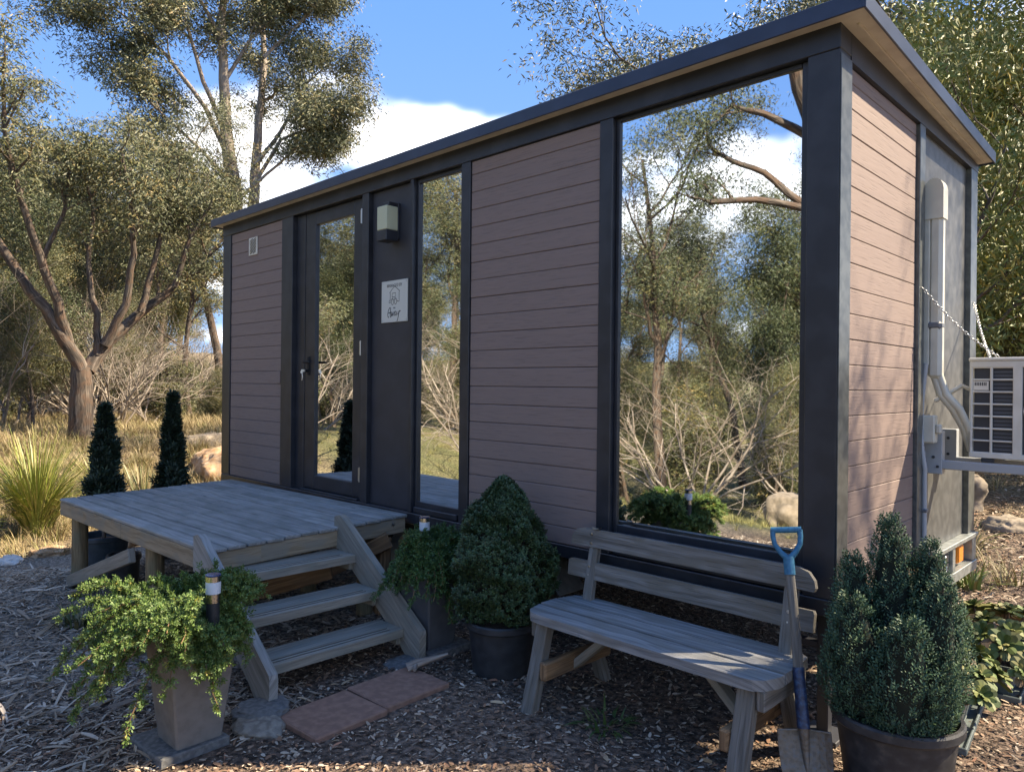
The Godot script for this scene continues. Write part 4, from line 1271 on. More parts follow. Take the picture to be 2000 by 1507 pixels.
func rock(called: String, label: String, cat: String, at: Vector3, half: Vector3, material: Material, seed_: int, rough: float) -> void:
	# a faceted, weathered lump: an icosphere pushed about by noise
	var f := fnl(seed_, 0.8, 5)
	var mb := MB.new()
	var n := 22
	var pt := func(i: int, k: int) -> Vector3:
		var th := PI * i / n
		var ph := TAU * k / (n * 2)
		var d := Vector3(sin(th) * cos(ph), cos(th), sin(th) * sin(ph))
		# squared-off ball
		var e := Vector3(signf(d.x) * pow(absf(d.x), 0.72), signf(d.y) * pow(absf(d.y), 0.72), signf(d.z) * pow(absf(d.z), 0.72))
		return e * half * (1.0 + f.get_noise_3dv(d * 1.6) * rough * 2.0)
	var nrm := func(i: int, k: int) -> Vector3:
		var p: Vector3 = pt.call(i, k)
		var g: Vector3 = (pt.call(mini(i + 1, n), k) - pt.call(maxi(i - 1, 0), k)).cross(pt.call(i, k + 1) - pt.call(i, k - 1))
		if g.length() < 1e-7: return p.normalized()
		g = g.normalized()
		return g if g.dot(p) > 0 else -g
	for i in n:
		for k in n * 2:
			mb.tri(pt.call(i, k), pt.call(i + 1, k), pt.call(i + 1, k + 1), nrm.call(i, k), nrm.call(i + 1, k), nrm.call(i + 1, k + 1))
			mb.tri(pt.call(i, k), pt.call(i + 1, k + 1), pt.call(i, k + 1), nrm.call(i, k), nrm.call(i + 1, k + 1), nrm.call(i, k + 1))
	var o := whole(called, mb.commit(), material, at)
	o.rotation.y = seed_ * 1.7
	tag(o, label, cat)


func build_shovel() -> void:
	# leans against the bench's back, blade on the ground; y runs up the shaft
	var foot := Vector3(0.070, 0.0, 0.40)
	var head := Vector3(-0.118, 0.950, 0.205)
	var y := (head - foot).normalized()
	var z := (Vector3(0.45, 0, 1.0) - y * y.dot(Vector3(0.45, 0, 1.0))).normalized()
	var x := y.cross(z)
	var bs := Basis(x, y, z)
	var l := foot.distance_to(head)
	var o := thing("garden_shovel", "long-handled shovel with blue grip leaning on the bench end", "shovel", foot)
	var bl := MB.new()
	# dished blade
	var rows := [[0.0, 0.066, 0.0], [0.02, 0.078, 0.002], [0.12, 0.090, 0.012], [0.20, 0.094, 0.018], [0.245, 0.094, 0.02]]
	for i in rows.size() - 1:
		for k in 8:
			var g := func(row: Array, t: float) -> Vector3: return Vector3(lerpf(-row[1], row[1], t), row[0], row[2] * (1.0 - pow(2.0 * t - 1.0, 2.0)) * -1.0 + pow(absf(2.0 * t - 1.0), 3.0) * 0.012)
			var p: Vector3 = g.call(rows[i], k / 8.0)
			var q: Vector3 = g.call(rows[i], (k + 1) / 8.0)
			var r: Vector3 = g.call(rows[i + 1], (k + 1) / 8.0)
			var s: Vector3 = g.call(rows[i + 1], k / 8.0)
			var nn := (q - p).cross(s - p).normalized()
			bl.quad(p, q, r, s, nn)
			bl.quad(p - nn * 0.003, q - nn * 0.003, r - nn * 0.003, s - nn * 0.003, -nn)
	bl.bar(Vector3(-0.094, 0.245, 0.006), Vector3(-0.02, 0.248, -0.010), 0.012, 0.006, Vector3.UP, 0.001)
	bl.bar(Vector3(0.02, 0.248, -0.010), Vector3(0.094, 0.245, 0.006), 0.012, 0.006, Vector3.UP, 0.001)
	bl.tube(PackedVector3Array([Vector3(0, 0.10, -0.018), Vector3(0, 0.20, -0.012), Vector3(0, 0.27, -0.002)]), PackedFloat32Array([0.008, 0.017, 0.022]), 10)
	wpart(o, "blade", bl.commit(), M.blade, foot, bs)
	var so := MB.new()
	so.tube(PackedVector3Array([Vector3(0, 0.255, 0), Vector3(0, 0.38, 0), Vector3(0, 0.47, 0)]), PackedFloat32Array([0.024, 0.0225, 0.0215]), 14)
	wpart(o, "socket", so.commit(), M.navy, foot, bs)
	var sh := MB.new()
	sh.tube(PackedVector3Array([Vector3(0, 0.44, 0), Vector3(0.002, 0.62, 0), Vector3(0, l - 0.14, 0)]), PackedFloat32Array([0.0195, 0.019, 0.0175]), 12)
	wpart(o, "shaft", sh.commit(), M.bench, foot, bs)
	var gr := MB.new()
	var t := l
	gr.tube(PackedVector3Array([Vector3(0, t - 0.175, 0), Vector3(0, t - 0.105, 0)]), PackedFloat32Array([0.0215, 0.0215]), 12)
	for s: float in [-1.0, 1.0]:
		gr.tube(PackedVector3Array([Vector3(s * 0.006, t - 0.112, 0), Vector3(s * 0.030, t - 0.085, 0), Vector3(s * 0.048, t - 0.055, 0), Vector3(s * 0.052, t - 0.025, 0), Vector3(s * 0.050, t, 0)]), PackedFloat32Array([0.014, 0.011, 0.0105, 0.0105, 0.012]), 8)
	gr.tube(PackedVector3Array([Vector3(-0.058, t, 0), Vector3(0.058, t, 0)]), PackedFloat32Array([0.0125, 0.0125]), 12)
	wpart(o, "grip", gr.commit(), M.blue, foot, bs)


func link_chain(o: Node3D, a: Vector3, b: Vector3) -> void:
	var n := int(a.distance_to(b) / 0.017)
	var mb := MB.new()
	var x := (b - a).normalized()
	var s1 := x.cross(Vector3(0.2, 0.1, 0.9)).normalized()
	var s2 := x.cross(s1)
	for i in n:
		var c := a.lerp(b, (i + 0.5) / n) + Vector3(0, -0.03 * sin(PI * (i + 0.5) / n), 0)
		var s := s1 if i % 2 else s2
		var p := PackedVector3Array()
		var r := PackedFloat32Array()
		for k in 9:
			var g := TAU * k / 8.0
			p.append(c + x * cos(g) * 0.0125 + s * sin(g) * 0.0065)
			r.append(0.0022)
		mb.tube(p, r, 4, false)
	wpart(o, "chain", mb.commit(), M.steel, Vector3.ZERO)


func build_air_conditioner() -> void:
	var z := -1.345
	var o := thing("air_conditioner", "cream outdoor air conditioning unit on a bracket at the cabin's end", "air conditioner", Vector3(0.55, 1.10, -1.5))
	# case, with the front face made of a frame round the openings
	span(o, "case", Vector3(0.178, 1.168, -1.64), Vector3(0.93, 1.672, z - 0.030), M.cream, 0.012)
	span(o, "case_top", Vector3(0.172, 1.672, -1.65), Vector3(0.936, 1.692, z + 0.004), M.cream, 0.006)
	span(o, "fin_panel", Vector3(0.195, 1.19, z - 0.029), Vector3(0.66, 1.66, z - 0.020), M.fin, 0.001)
	span(o, "front_panel", Vector3(0.368, 1.170, z - 0.028), Vector3(0.408, 1.670, z), M.cream, 0.003)
	span(o, "front_panel", Vector3(0.70, 1.170, z - 0.028), Vector3(0.93, 1.670, z), M.cream, 0.003)
	span(o, "front_panel", Vector3(0.178, 1.640, z - 0.028), Vector3(0.93, 1.671, z - 0.0005), M.cream, 0.003)
	span(o, "front_panel", Vector3(0.178, 1.169, z - 0.028), Vector3(0.93, 1.196, z - 0.0005), M.cream, 0.003)
	for x: float in [0.185, 0.274]:
		span(o, "grille_bar", Vector3(x - 0.006, 1.196, z - 0.016), Vector3(x + 0.006, 1.640, z - 0.002), M.cream, 0.003)
	for i in 8:
		var y := 1.196 + i * 0.0634
		span(o, "grille_bar", Vector3(0.180, y - 0.0045, z - 0.015), Vector3(0.369, y + 0.0045, z - 0.003), M.cream, 0.003)
		if i < 7:
			for k in 2:
				span(o, "fin", Vector3(0.282, y + 0.018 + k * 0.02, z - 0.020), Vector3(0.366, y + 0.022 + k * 0.02, z - 0.017), M.tape, 0.0005)
	var y2 := 1.196 + 5 * 0.0634
	var lab := span(o, "label_plate", Vector3(0.192, y2 + 0.008, z - 0.015), Vector3(0.262, y2 + 0.056, z - 0.006), M.cream, 0.002)
	for i in 7:
		span(lab, "slot", Vector3(0.200 + i * 0.008, y2 + 0.032, z - 0.007), Vector3(0.2045 + i * 0.008, y2 + 0.050, z - 0.005), M.black, 0.0005)
	var fg := MB.new()
	for i in 7:
		var rp := PackedVector3Array()
		var rw := PackedFloat32Array()
		for k in 25:
			var an := TAU * k / 24.0
			rp.append(Vector3(cos(an), sin(an), 0) * (0.028 + i * 0.0185))
			rw.append(0.003)
		fg.tube(rp, rw, 5, false)
	for k in 10:
		var an := TAU * k / 10.0
		fg.bar(Vector3(cos(an), sin(an), -0.1) * 0.026, Vector3(cos(an), sin(an), -0.02) * 0.142, 0.004, 0.006, Vector3.BACK, 0.001)
	wpart(o, "fan_guard", fg.commit(), M.cream, Vector3(0.554, 1.419, z - 0.008))
	# bracket
	for zz: float in [-1.335, -1.62]:
		var b := span(o, "bracket_arm", Vector3(0.012, 1.098, zz - 0.02), Vector3(0.95, 1.145, zz + 0.02), M.greypvc, 0.004)
		span(b, "wall_plate", Vector3(-0.029, 1.07, zz - 0.035), Vector3(0.060, 1.30, zz + 0.022), M.greypvc, 0.003)
		for p: Vector2 in [Vector2(0.02, 1.16), Vector2(0.04, 1.11), Vector2(0.02, 1.25)]:
			var mb := MB.new()
			mb.lathe(PackedVector2Array([Vector2(0.008, 0), Vector2(0.008, 0.006), Vector2(0, 0.007)]), 6, Transform3D(Basis(Vector3.RIGHT, Vector3.BACK, Vector3.DOWN), Vector3.ZERO))
			wpart(b, "bolt", mb.commit(), M.fin, Vector3(p.x, p.y, zz + 0.022))
	for x: float in [0.26, 0.85]:
		span(o, "foot", Vector3(x - 0.03, 1.146, -1.64), Vector3(x + 0.03, 1.168, z - 0.01), M.fin, 0.003)
	link_chain(o, Vector3(0.004, 2.055, -1.13), Vector3(0.30, 1.695, -1.37))
	link_chain(o, Vector3(0.004, 2.07, -2.22), Vector3(0.22, 1.695, -1.60))
	# pipe duct and cables on the wall
	var d := thing("pipe_duct", "cream vertical pipe duct with rounded cap on the end wall", "pipe duct", Vector3(0.03, 1.6, -1.24))
	var dm := MB.new()
	dm.box(T(0.043, 2.07, -1.245), Vector3(0.068, 0.98, 0.07), 0.018)
	wpart(d, "duct", dm.commit(), M.pvc, Vector3.ZERO)
	dm = MB.new()
	dm.box(T(-0.004, 2.10, -1.222), Vector3(0.045, 0.90, 0.028), 0.004)
	wpart(d, "side_duct", dm.commit(), M.pvc, Vector3.ZERO)
	var cap := MB.new()
	var cp := PackedVector2Array()
	for i in 9:
		var a := PI * i / 8.0
		cp.append(Vector2(0.036 + 0.046 * cos(a), 2.575 + 0.046 * sin(a) * 1.3))
	cp.append(Vector2(-0.010, 2.42))
	cp.append(Vector2(0.082, 2.42))
	cap.prism(cp, 0.085, T(0, 0, -1.245))
	wpart(d, "duct_cap", cap.commit(), M.pvc, Vector3.ZERO)
	dm = MB.new()
	dm.box(T(0.0415, 1.86, -1.243), Vector3(0.0745, 0.045, 0.0775), 0.016)
	wpart(d, "tape_band", dm.commit(), M.tape, Vector3.ZERO)
	for k in 2:
		var pm := MB.new()
		pm.tube(PackedVector3Array([Vector3(0.035 + k * 0.025, 1.60, -1.245), Vector3(0.065 + k * 0.025, 1.50, -1.25), Vector3(0.115 + k * 0.03, 1.42, -1.29), Vector3(0.15 + k * 0.02, 1.32, -1.36), Vector3(0.165 + k * 0.012, 1.20, -1.44)]), PackedFloat32Array([0.019, 0.020, 0.020, 0.020, 0.019]), 10)
		wpart(d, "lagged_pipe", pm.commit(), M.pvc, Vector3.ZERO)
	var hp := MB.new()
	hp.tube(PackedVector3Array([Vector3(0.0, 1.46, -1.40), Vector3(0.06, 1.50, -1.42), Vector3(0.12, 1.545, -1.44), Vector3(0.165, 1.52, -1.46), Vector3(0.178, 1.42, -1.47), Vector3(0.178, 1.30, -1.47)]), PackedFloat32Array([0.013, 0.013, 0.013, 0.013, 0.013, 0.013]), 8)
	wpart(d, "lagged_pipe", hp.commit(), M.cream, Vector3.ZERO)
	var io := thing("isolator_switch", "grey isolator switch box with conduits on the end wall", "switch box", Vector3(0.0, 1.3, -1.22))
	span(io, "box", Vector3(-0.028, 1.24, -1.262), Vector3(0.052, 1.385, -1.198), M.pvc, 0.006)
	var kn := MB.new()
	kn.box(T(0.066, 1.315, -1.225), Vector3(0.028, 0.05, 0.036), 0.008)
	wpart(io, "knob", kn.commit(), M.pvc, Vector3.ZERO)
	var fx := MB.new()
	var fp := PackedVector3Array()
	var fr := PackedFloat32Array()
	for i in 40:
		var t := i / 39.0
		fp.append(Vector3(0.010 - 0.022 * sin(t * PI), 1.66 - t * 0.56, -1.195 - 0.008 * sin(t * 6.0)))
		fr.append(0.0135 if i % 2 else 0.0115)
	fx.tube(fp, fr, 8)
	wpart(io, "flexible_conduit", fx.commit(), M.greypvc, Vector3.ZERO)
	var pc := MB.new()
	pc.tube(PackedVector3Array([Vector3(0.008, 1.12, -1.197), Vector3(0.008, 0.72, -1.20), Vector3(0.03, 0.64, -1.21), Vector3(0.05, 0.58, -1.23)]), PackedFloat32Array([0.0125, 0.0125, 0.0125, 0.0125]), 10)
	var rigid := wpart(io, "conduit", pc.commit(), M.greypvc, Vector3.ZERO)
	span(rigid, "clip", Vector3(-0.006, 0.875, -1.217), Vector3(0.024, 0.893, -1.182), M.tape, 0.003)


func build_ground() -> void:
	# one sheet, fine near the cabin and coarse far away
	var n := 190
	var co := PackedFloat32Array()
	for i in n + 1:
		var t := 2.0 * i / n - 1.0
		co.append(signf(t) * (absf(t) * 9.0 + pow(absf(t), 5.0) * 150.0))
	var patch := fnl(61, 0.22, 3)
	var mb := MB.new()
	var vv := PackedVector3Array()
	var nn := PackedVector3Array()
	var uu := PackedVector2Array()
	var cc := PackedColorArray()
	var idx := PackedInt32Array()
	for j in n + 1:
		for i in n + 1:
			var x := co[i] - 2.0
			var z := co[j] + 1.0
			vv.append(Vector3(x, ground_y(x, z), z))
			var e := 0.08
			nn.append(Vector3(ground_y(x - e, z) - ground_y(x + e, z), 2.0 * e, ground_y(x, z - e) - ground_y(x, z + e)).normalized())
			uu.append(Vector2(x, z))
			# bark mulch round the cabin, straw-coloured grass and leaf litter further out
			var k := smoothstep(-0.25, 0.35, patch.get_noise_2d(x * 3.0, z * 3.0))
			var mulch := Color(0.100, 0.070, 0.050).lerp(Color(0.135, 0.098, 0.072), k)
			var pale := Color(0.135, 0.118, 0.098).lerp(Color(0.19, 0.168, 0.14), k)
			var straw := Color(0.25, 0.195, 0.105).lerp(Color(0.20, 0.15, 0.09), k)
			var green := Color(0.13, 0.135, 0.055).lerp(Color(0.20, 0.175, 0.085), k)
			var c := mulch.lerp(pale, smoothstep(-2.2, -3.4, x))
			c = c.lerp(straw, smoothstep(-7.6, -9.0, x + patch.get_noise_2d(x * 5.0, z * 5.0)))
			c = c.lerp(green, smoothstep(3.6, 5.5, z))
			c = c.lerp(straw, smoothstep(-5.0, -8.0, z + patch.get_noise_2d(x * 4.0, z * 4.0) * 1.5))
			cc.append(c * 4.2)
	for j in n:
		for i in n:
			var a := j * (n + 1) + i
			idx.append_array([a, a + 1, a + n + 2, a, a + n + 2, a + n + 1])
	var arr := []
	arr.resize(Mesh.ARRAY_MAX)
	arr[Mesh.ARRAY_VERTEX] = vv
	arr[Mesh.ARRAY_NORMAL] = nn
	arr[Mesh.ARRAY_TEX_UV] = uu
	arr[Mesh.ARRAY_COLOR] = cc
	arr[Mesh.ARRAY_INDEX] = idx
	var m := ArrayMesh.new()
	m.add_surface_from_arrays(Mesh.PRIMITIVE_TRIANGLES, arr)
	var g := StandardMaterial3D.new()
	g.vertex_color_use_as_albedo = true
	g.albedo_texture = noise_tex(62, 0.03, [Color(0.085, 0.08, 0.072), Color(0.24, 0.235, 0.23), Color(0.48, 0.475, 0.47)], [0.22, 0.5, 0.82], 5, 1024)
	g.uv1_scale = Vector3(0.62, 0.62, 1)
	g.heightmap_enabled = true
	g.heightmap_texture = noise_tex(63, 0.05, [], [], 5, 1024)
	g.heightmap_scale = 2.5
	g.roughness = 1.0
	var o := whole("ground", m, g)
	o.set_meta("kind", "structure")
	o.set_meta("label", "bark mulch and leaf litter ground running into dry grass")


func gum_sprig(seed_: int, count: int, len_: float, wid: float, radius: float, cols: Array) -> ArrayMesh:
	# narrow hanging leaves spread through a small cloud
	var r := RandomNumberGenerator.new()
	r.seed = seed_
	var mb := MB.new()
	mb.colored = true
	for i in count:
		var p := Vector3(r.randfn(), r.randfn() * 0.7, r.randfn()) * radius * 0.5
		var a := r.randf() * TAU
		var dir := Vector3(cos(a) * 0.9, r.randf_range(-1.5, 0.15), sin(a) * 0.9).normalized()
		var side := dir.cross(Vector3(sin(a * 3.1), 0.3, cos(a * 1.7))).normalized()
		var nn := side.cross(dir).normalized()
		var l := len_ * r.randf_range(0.65, 1.25)
		var w := wid * r.randf_range(0.8, 1.2)
		mb.c = cols[r.randi() % cols.size()] * 2.0
		var bend := nn * l * r.randf_range(-0.12, 0.12)
		var q := p + dir * l * 0.45 + bend
		var e := p + dir * l
		mb.tri(p, q + side * w * 0.5, e, nn, nn, nn)
		mb.tri(p, e, q - side * w * 0.5, nn, nn, nn)
	return mb.commit()


func branch(mb: MB, tips: Array, r: RandomNumberGenerator, p: Vector3, dir: Vector3, l: float, rad: float, level: int, last: int, kids: Array, wob: float, trop: float) -> void:
	var seg: int = [6, 5, 4, 3, 3][level]
	var pts := PackedVector3Array([p])
	var rr := PackedFloat32Array([rad])
	var d := dir
	for i in seg:
		d = (d + Vector3(r.randfn(), r.randfn() * 0.7, r.randfn()) * wob + Vector3.UP * trop).normalized()
		p += d * l / seg
		pts.append(p)
		rr.append(lerpf(rad, rad * 0.42, (i + 1.0) / seg))
	mb.tube(pts, rr, [9, 7, 5, 4, 3][level], false, 1.0)
	fork(mb, tips, r, pts, rr, l, level, last, kids, wob, trop, 0.3)


func fork(mb: MB, tips: Array, r: RandomNumberGenerator, pts: PackedVector3Array, rr: PackedFloat32Array, l: float, level: int, last: int, kids: Array, wob: float, trop: float, from: float) -> void:
	var n := pts.size() - 1
	if level < last:
		for k in kids[level]:
			var t := lerpf(from, 1.0, (k + r.randf()) / kids[level])
			var f := t * n
			var i := mini(int(f), n - 1)
			var at := pts[i].lerp(pts[i + 1], f - i)
			var d := (pts[i + 1] - pts[i]).normalized()
			var ax := d.cross(Vector3(r.randfn(), r.randfn(), r.randfn())).normalized()
			var nd := d.rotated(ax, r.randf_range(0.45, 1.0))
			branch(mb, tips, r, at, nd, l * r.randf_range(0.42, 0.66), rr[i] * 0.52, level + 1, last, kids, wob, trop)
	if level >= last - 1:
		for k in (3 if level == last else 2):
			var t := lerpf(0.45, 1.02, r.randf())
			var f := minf(t, 0.999) * n
			var i := mini(int(f), n - 1)
			tips.append(pts[i].lerp(pts[i + 1], f - i))


const OLIVE := [Color(0.105, 0.115, 0.046), Color(0.125, 0.134, 0.065), Color(0.088, 0.102, 0.045), Color(0.155, 0.148, 0.066), Color(0.160, 0.160, 0.095)]
const DEEP := [Color(0.062, 0.078, 0.034), Color(0.080, 0.094, 0.046), Color(0.052, 0.070, 0.034), Color(0.100, 0.104, 0.055)]
const LIME := [Color(0.130, 0.165, 0.034), Color(0.165, 0.185, 0.040), Color(0.105, 0.140, 0.036), Color(0.205, 0.200, 0.055)]
const DARK := [Color(0.045, 0.062, 0.026), Color(0.060, 0.078, 0.034), Color(0.070, 0.085, 0.036)]
var sprigs := {}


func crown(o: Node3D, tips: Array, r: RandomNumberGenerator, kind: String, size: float, per_tip: int, spread: float) -> void:
	var xf := []
	var cols := PackedColorArray()
	for p: Vector3 in tips:
		var warm := r.randf()
		for k in per_tip:
			var q := p + Vector3(r.randfn(), r.randfn() * 0.7 - 0.25, r.randfn()) * spread
			xf.append(Transform3D(Basis(Vector3.UP, r.randf() * TAU).scaled(Vector3.ONE * size * r.randf_range(0.75, 1.3)), q))
			var g := r.randf_range(0.78, 1.22)
			var c := Color(g, g, g)
			if warm > 0.86: c = Color(g * 1.5, g * 1.15, g * 0.8)
			elif warm > 0.74: c = Color(g * 1.2, g * 1.08, g * 0.85)
			cols.append(c)
	foliage(o, "crown", sprigs[kind], M.leaf, xf, cols)


func make_tree(called: String, label: String, group: String, seed_: int, hgt: float, rad: float, clear: float, kids: Array, kind: String, size: float, per: int, bark: Material, at := Vector3.ZERO) -> Node3D:
	var o := thing(called, label, "tree", at, 0.0, group)
	var r := RandomNumberGenerator.new()
	r.seed = seed_
	var mb := MB.new()
	var tips := []
	var pts := PackedVector3Array()
	var rr := PackedFloat32Array()
	var d := Vector3(r.randf_range(-0.1, 0.1), 1, r.randf_range(-0.1, 0.1)).normalized()
	var p := Vector3(0, -0.25, 0)
	for i in 9:
		pts.append(p)
		rr.append(rad * pow(1.0 - i / 9.6, 0.8) * (1.25 if i == 0 else 1.0))
		d = (d + Vector3(r.randfn(), 0, r.randfn()) * 0.09 + Vector3.UP * 0.08).normalized()
		p += d * hgt / 9.0
	mb.tube(pts, rr, 10, false, 1.0)
	fork(mb, tips, r, pts, rr, hgt * 0.42, 0, kids.size(), kids, 0.20, 0.10, clear)
	part(o, "trunk", mb.commit(), bark)
	crown(o, tips, r, kind, size, per, 0.22 * size)
	return o


func hero_tree(called: String, label: String, at: Vector3, right: Vector3, stems: Array, k: float, seed_: int, kids: Array, kind: String, size: float, per: int, bark: Material, reach: float, from := 0.35) -> Node3D:
	# main limbs given in metres, across and up; depth wanders
	var o := thing(called, label, "tree", at)
	var r := RandomNumberGenerator.new()
	r.seed = seed_
	var deep := right.cross(Vector3.UP)
	var mb := MB.new()
	var tips := []
	var first := true
	var first_end := 0.0
	for s: Array in stems:
		var pts := PackedVector3Array()
		var rr := PackedFloat32Array()
		var w := 0.0 if first else r.randf_range(-0.06, 0.06)
		var slope := 0.0 if first else r.randf_range(-0.55, 0.55)
		var raw: Array = s[2]
		var n := (raw.size() - 1) * 3
		for i in n + 1:
			var f := float(i) / 3.0
			var j := mini(int(f), raw.size() - 2)
			var q: Vector2 = raw[j].lerp(raw[j + 1], f - j)
			# round the corners
			if i % 3 == 0 and i > 0 and i < n:
				q = q * 0.6 + raw[j - 1].lerp(raw[j + 1], 0.5) * 0.0 + (raw[j].lerp(raw[j - 1], 0.15) + raw[j].lerp(raw[j + 1], 0.15)) * 0.2
			var up: float = q.y - raw[0].y
			pts.append(right * q.x * k + Vector3.UP * (q.y * k - (0.3 if first and i == 0 else 0.0)) + deep * (w + slope * up * k * 0.6) + Vector3(r.randfn(), 0, r.randfn()) * 0.012)
			rr.append(lerpf(s[0], s[1], float(i) / n) * (1.3 if first and i == 0 else 1.0))
		mb.tube(pts, rr, 12 if first else 8, false, 1.0)
		if not first: fork(mb, tips, r, pts, rr, reach, 1, kids.size(), kids, 0.22, 0.10, from)
		elif raw.size() > 5: fork(mb, tips, r, pts, rr, reach, 1, kids.size(), kids, 0.22, 0.10, 0.62)
		first = false
	part(o, "trunk", mb.commit(), bark)
	crown(o, tips, r, kind, size, per, 0.20 * size)
	return o


func copy_of(o: Node3D, label: String, group: String, at: Vector3, turn: float, s: float) -> void:
	var c: Node3D = o.duplicate()
	c.name = numbered(String(o.name).rstrip("_0123456789"))
	add_child(c)
	c.transform = Transform3D(Basis(Vector3.UP, turn).scaled(Vector3.ONE * s), at)
	tag(c, label, "", group)


func build_trees() -> void:
	var r := RandomNumberGenerator.new()
	r.seed = 900
	sprigs.gum = gum_sprig(1, 34, 0.125, 0.026, 0.34, OLIVE)
	sprigs.deep = gum_sprig(6, 34, 0.125, 0.026, 0.34, DEEP)
	sprigs.lime = gum_sprig(2, 30, 0.120, 0.026, 0.30, LIME)
	sprigs.dark = gum_sprig(3, 40, 0.10, 0.024, 0.30, DARK)
	sprigs.fine = gum_sprig(4, 60, 0.07, 0.014, 0.28, OLIVE)
	# the many-stemmed gum on the left
	var st := [
		[0.210, 0.170, [Vector2(0.00, 0.00), Vector2(-0.05, 0.75), Vector2(-0.03, 1.26)]],
		[0.130, 0.030, [Vector2(-0.05, 1.22), Vector2(-0.29, 1.78), Vector2(-0.80, 2.58), Vector2(-1.29, 3.42), Vector2(-1.76, 4.22), Vector2(-2.09, 5.15)]],
		[0.100, 0.020, [Vector2(-0.22, 1.64), Vector2(-0.42, 2.44), Vector2(-0.67, 3.19), Vector2(-0.95, 4.12), Vector2(-1.17, 5.15), Vector2(-1.13, 6.23)]],
		[0.140, 0.030, [Vector2(0.05, 1.22), Vector2(0.39, 1.78), Vector2(0.93, 2.34), Vector2(1.49, 2.86), Vector2(2.03, 3.37), Vector2(2.45, 3.98)]],
		[0.090, 0.020, [Vector2(0.35, 1.69), Vector2(0.65, 2.44), Vector2(0.78, 3.37), Vector2(0.72, 4.31), Vector2(0.55, 5.15)]],
		[0.070, 0.020, [Vector2(0.21, 1.50), Vector2(0.20, 2.25), Vector2(0.05, 3.19), Vector2(0.14, 4.22), Vector2(-0.12, 5.15)]],
		[0.070, 0.020, [Vector2(0.93, 2.34), Vector2(1.14, 3.19), Vector2(1.30, 4.22), Vector2(1.56, 4.97)]],
		[0.060, 0.020, [Vector2(1.49, 2.86), Vector2(1.71, 3.75), Vector2(2.13, 4.50)]],
		[0.050, 0.020, [Vector2(-0.67, 3.19), Vector2(-0.31, 4.03), Vector2(-0.26, 4.87)]]]
	hero_tree("gum_tree", "spreading many-stemmed gum tree with dark forked trunk at the left", Vector3(-13.8, ground_y(-13.8, -0.97), -0.97), Vector3(0.262, 0, -0.965), st, 1.0, 41, [0, 8, 5], "gum", 0.72, 1, M.bark, 1.2, 0.5)
	st = [
		[0.300, 0.050, [Vector2(0.00, 0.00), Vector2(-0.12, 4.14), Vector2(-0.27, 6.66), Vector2(-0.50, 8.14), Vector2(-0.56, 9.62), Vector2(-0.67, 11.25), Vector2(-0.44, 13.32), Vector2(-0.27, 15.24)]],
		[0.220, 0.050, [Vector2(0.12, 3.55), Vector2(0.27, 5.92), Vector2(0.33, 7.25), Vector2(0.44, 9.32), Vector2(0.62, 11.40), Vector2(0.52, 13.62), Vector2(0.74, 15.10)]],
		[0.090, 0.020, [Vector2(-0.34, 7.25), Vector2(-1.04, 8.73), Vector2(-2.07, 9.99), Vector2(-3.03, 10.80), Vector2(-3.77, 11.25)]],
		[0.090, 0.020, [Vector2(-0.50, 8.14), Vector2(-1.11, 9.47), Vector2(-1.63, 11.25), Vector2(-2.07, 12.58)]],
		[0.080, 0.020, [Vector2(0.33, 7.25), Vector2(1.11, 8.58), Vector2(1.78, 10.21), Vector2(2.52, 11.10)]],
		[0.070, 0.020, [Vector2(0.27, 6.66), Vector2(1.04, 8.14), Vector2(1.92, 8.58), Vector2(2.66, 8.88)]],
		[0.070, 0.020, [Vector2(-0.22, 6.51), Vector2(-1.18, 7.55), Vector2(-2.37, 8.58), Vector2(-3.11, 9.47)]],
		[0.060, 0.020, [Vector2(-0.15, 6.22), Vector2(1.04, 7.40), Vector2(1.92, 8.44)]],
		[0.070, 0.020, [Vector2(-0.56, 9.62), Vector2(0.15, 11.10), Vector2(1.33, 12.43)]],
		[0.070, 0.020, [Vector2(-0.62, 10.80), Vector2(-1.48, 12.28), Vector2(-1.92, 13.91)]],
		[0.060, 0.020, [Vector2(0.52, 10.51), Vector2(1.48, 11.69), Vector2(2.07, 12.58)]]]
	hero_tree("gum_tree", "tall gum tree with reddish twin trunk rising behind the cabin's left end", Vector3(-21.5, ground_y(-21.5, -7.6), -7.6), Vector3(0.426, 0, -0.905), st, 1.09, 42, [0, 8, 6], "gum", 1.15, 2, M.pale_bark, 2.3, 0.42)
	# the near gum in front of the cabin, seen only in the picture window
	var near := [
		[0.24, 0.14, [Vector2(0.0, 0.0), Vector2(0.0, 2.2), Vector2(-0.05, 4.3), Vector2(0.1, 6.0), Vector2(0.2, 7.6)]],
		[0.055, 0.022, [Vector2(-0.05, 3.45), Vector2(-0.86, 3.90), Vector2(-1.25, 4.28), Vector2(-1.62, 4.42), Vector2(-1.88, 4.62)]],
		[0.050, 0.032, [Vector2(-0.05, 3.58), Vector2(-0.86, 3.80), Vector2(-1.4, 3.90), Vector2(-1.92, 3.86)]],
		[0.125, 0.05, [Vector2(-0.05, 3.80), Vector2(-0.80, 4.50), Vector2(-1.18, 5.30), Vector2(-1.35, 6.3)]],
		[0.055, 0.02, [Vector2(-0.84, 4.62), Vector2(-1.35, 4.85), Vector2(-1.75, 4.92)]]]
	hero_tree("gum_tree", "large near gum with bare dead limbs mirrored at the picture window's top right", Vector3(-1.72, ground_y(-1.72, 5.7), 5.7), Vector3(0.714, 0, 0.70), near, 1.0, 43, [0, 3, 2], "dark", 0.6, 1, M.bark, 0.7, 0.8)
	# kinds that repeat
	var g := "gum trees of the surrounding forest"
	var lab := "slender gum tree in the forest left of the cabin"
	var protos := []
	var far := Vector3(-26, 0, -4)
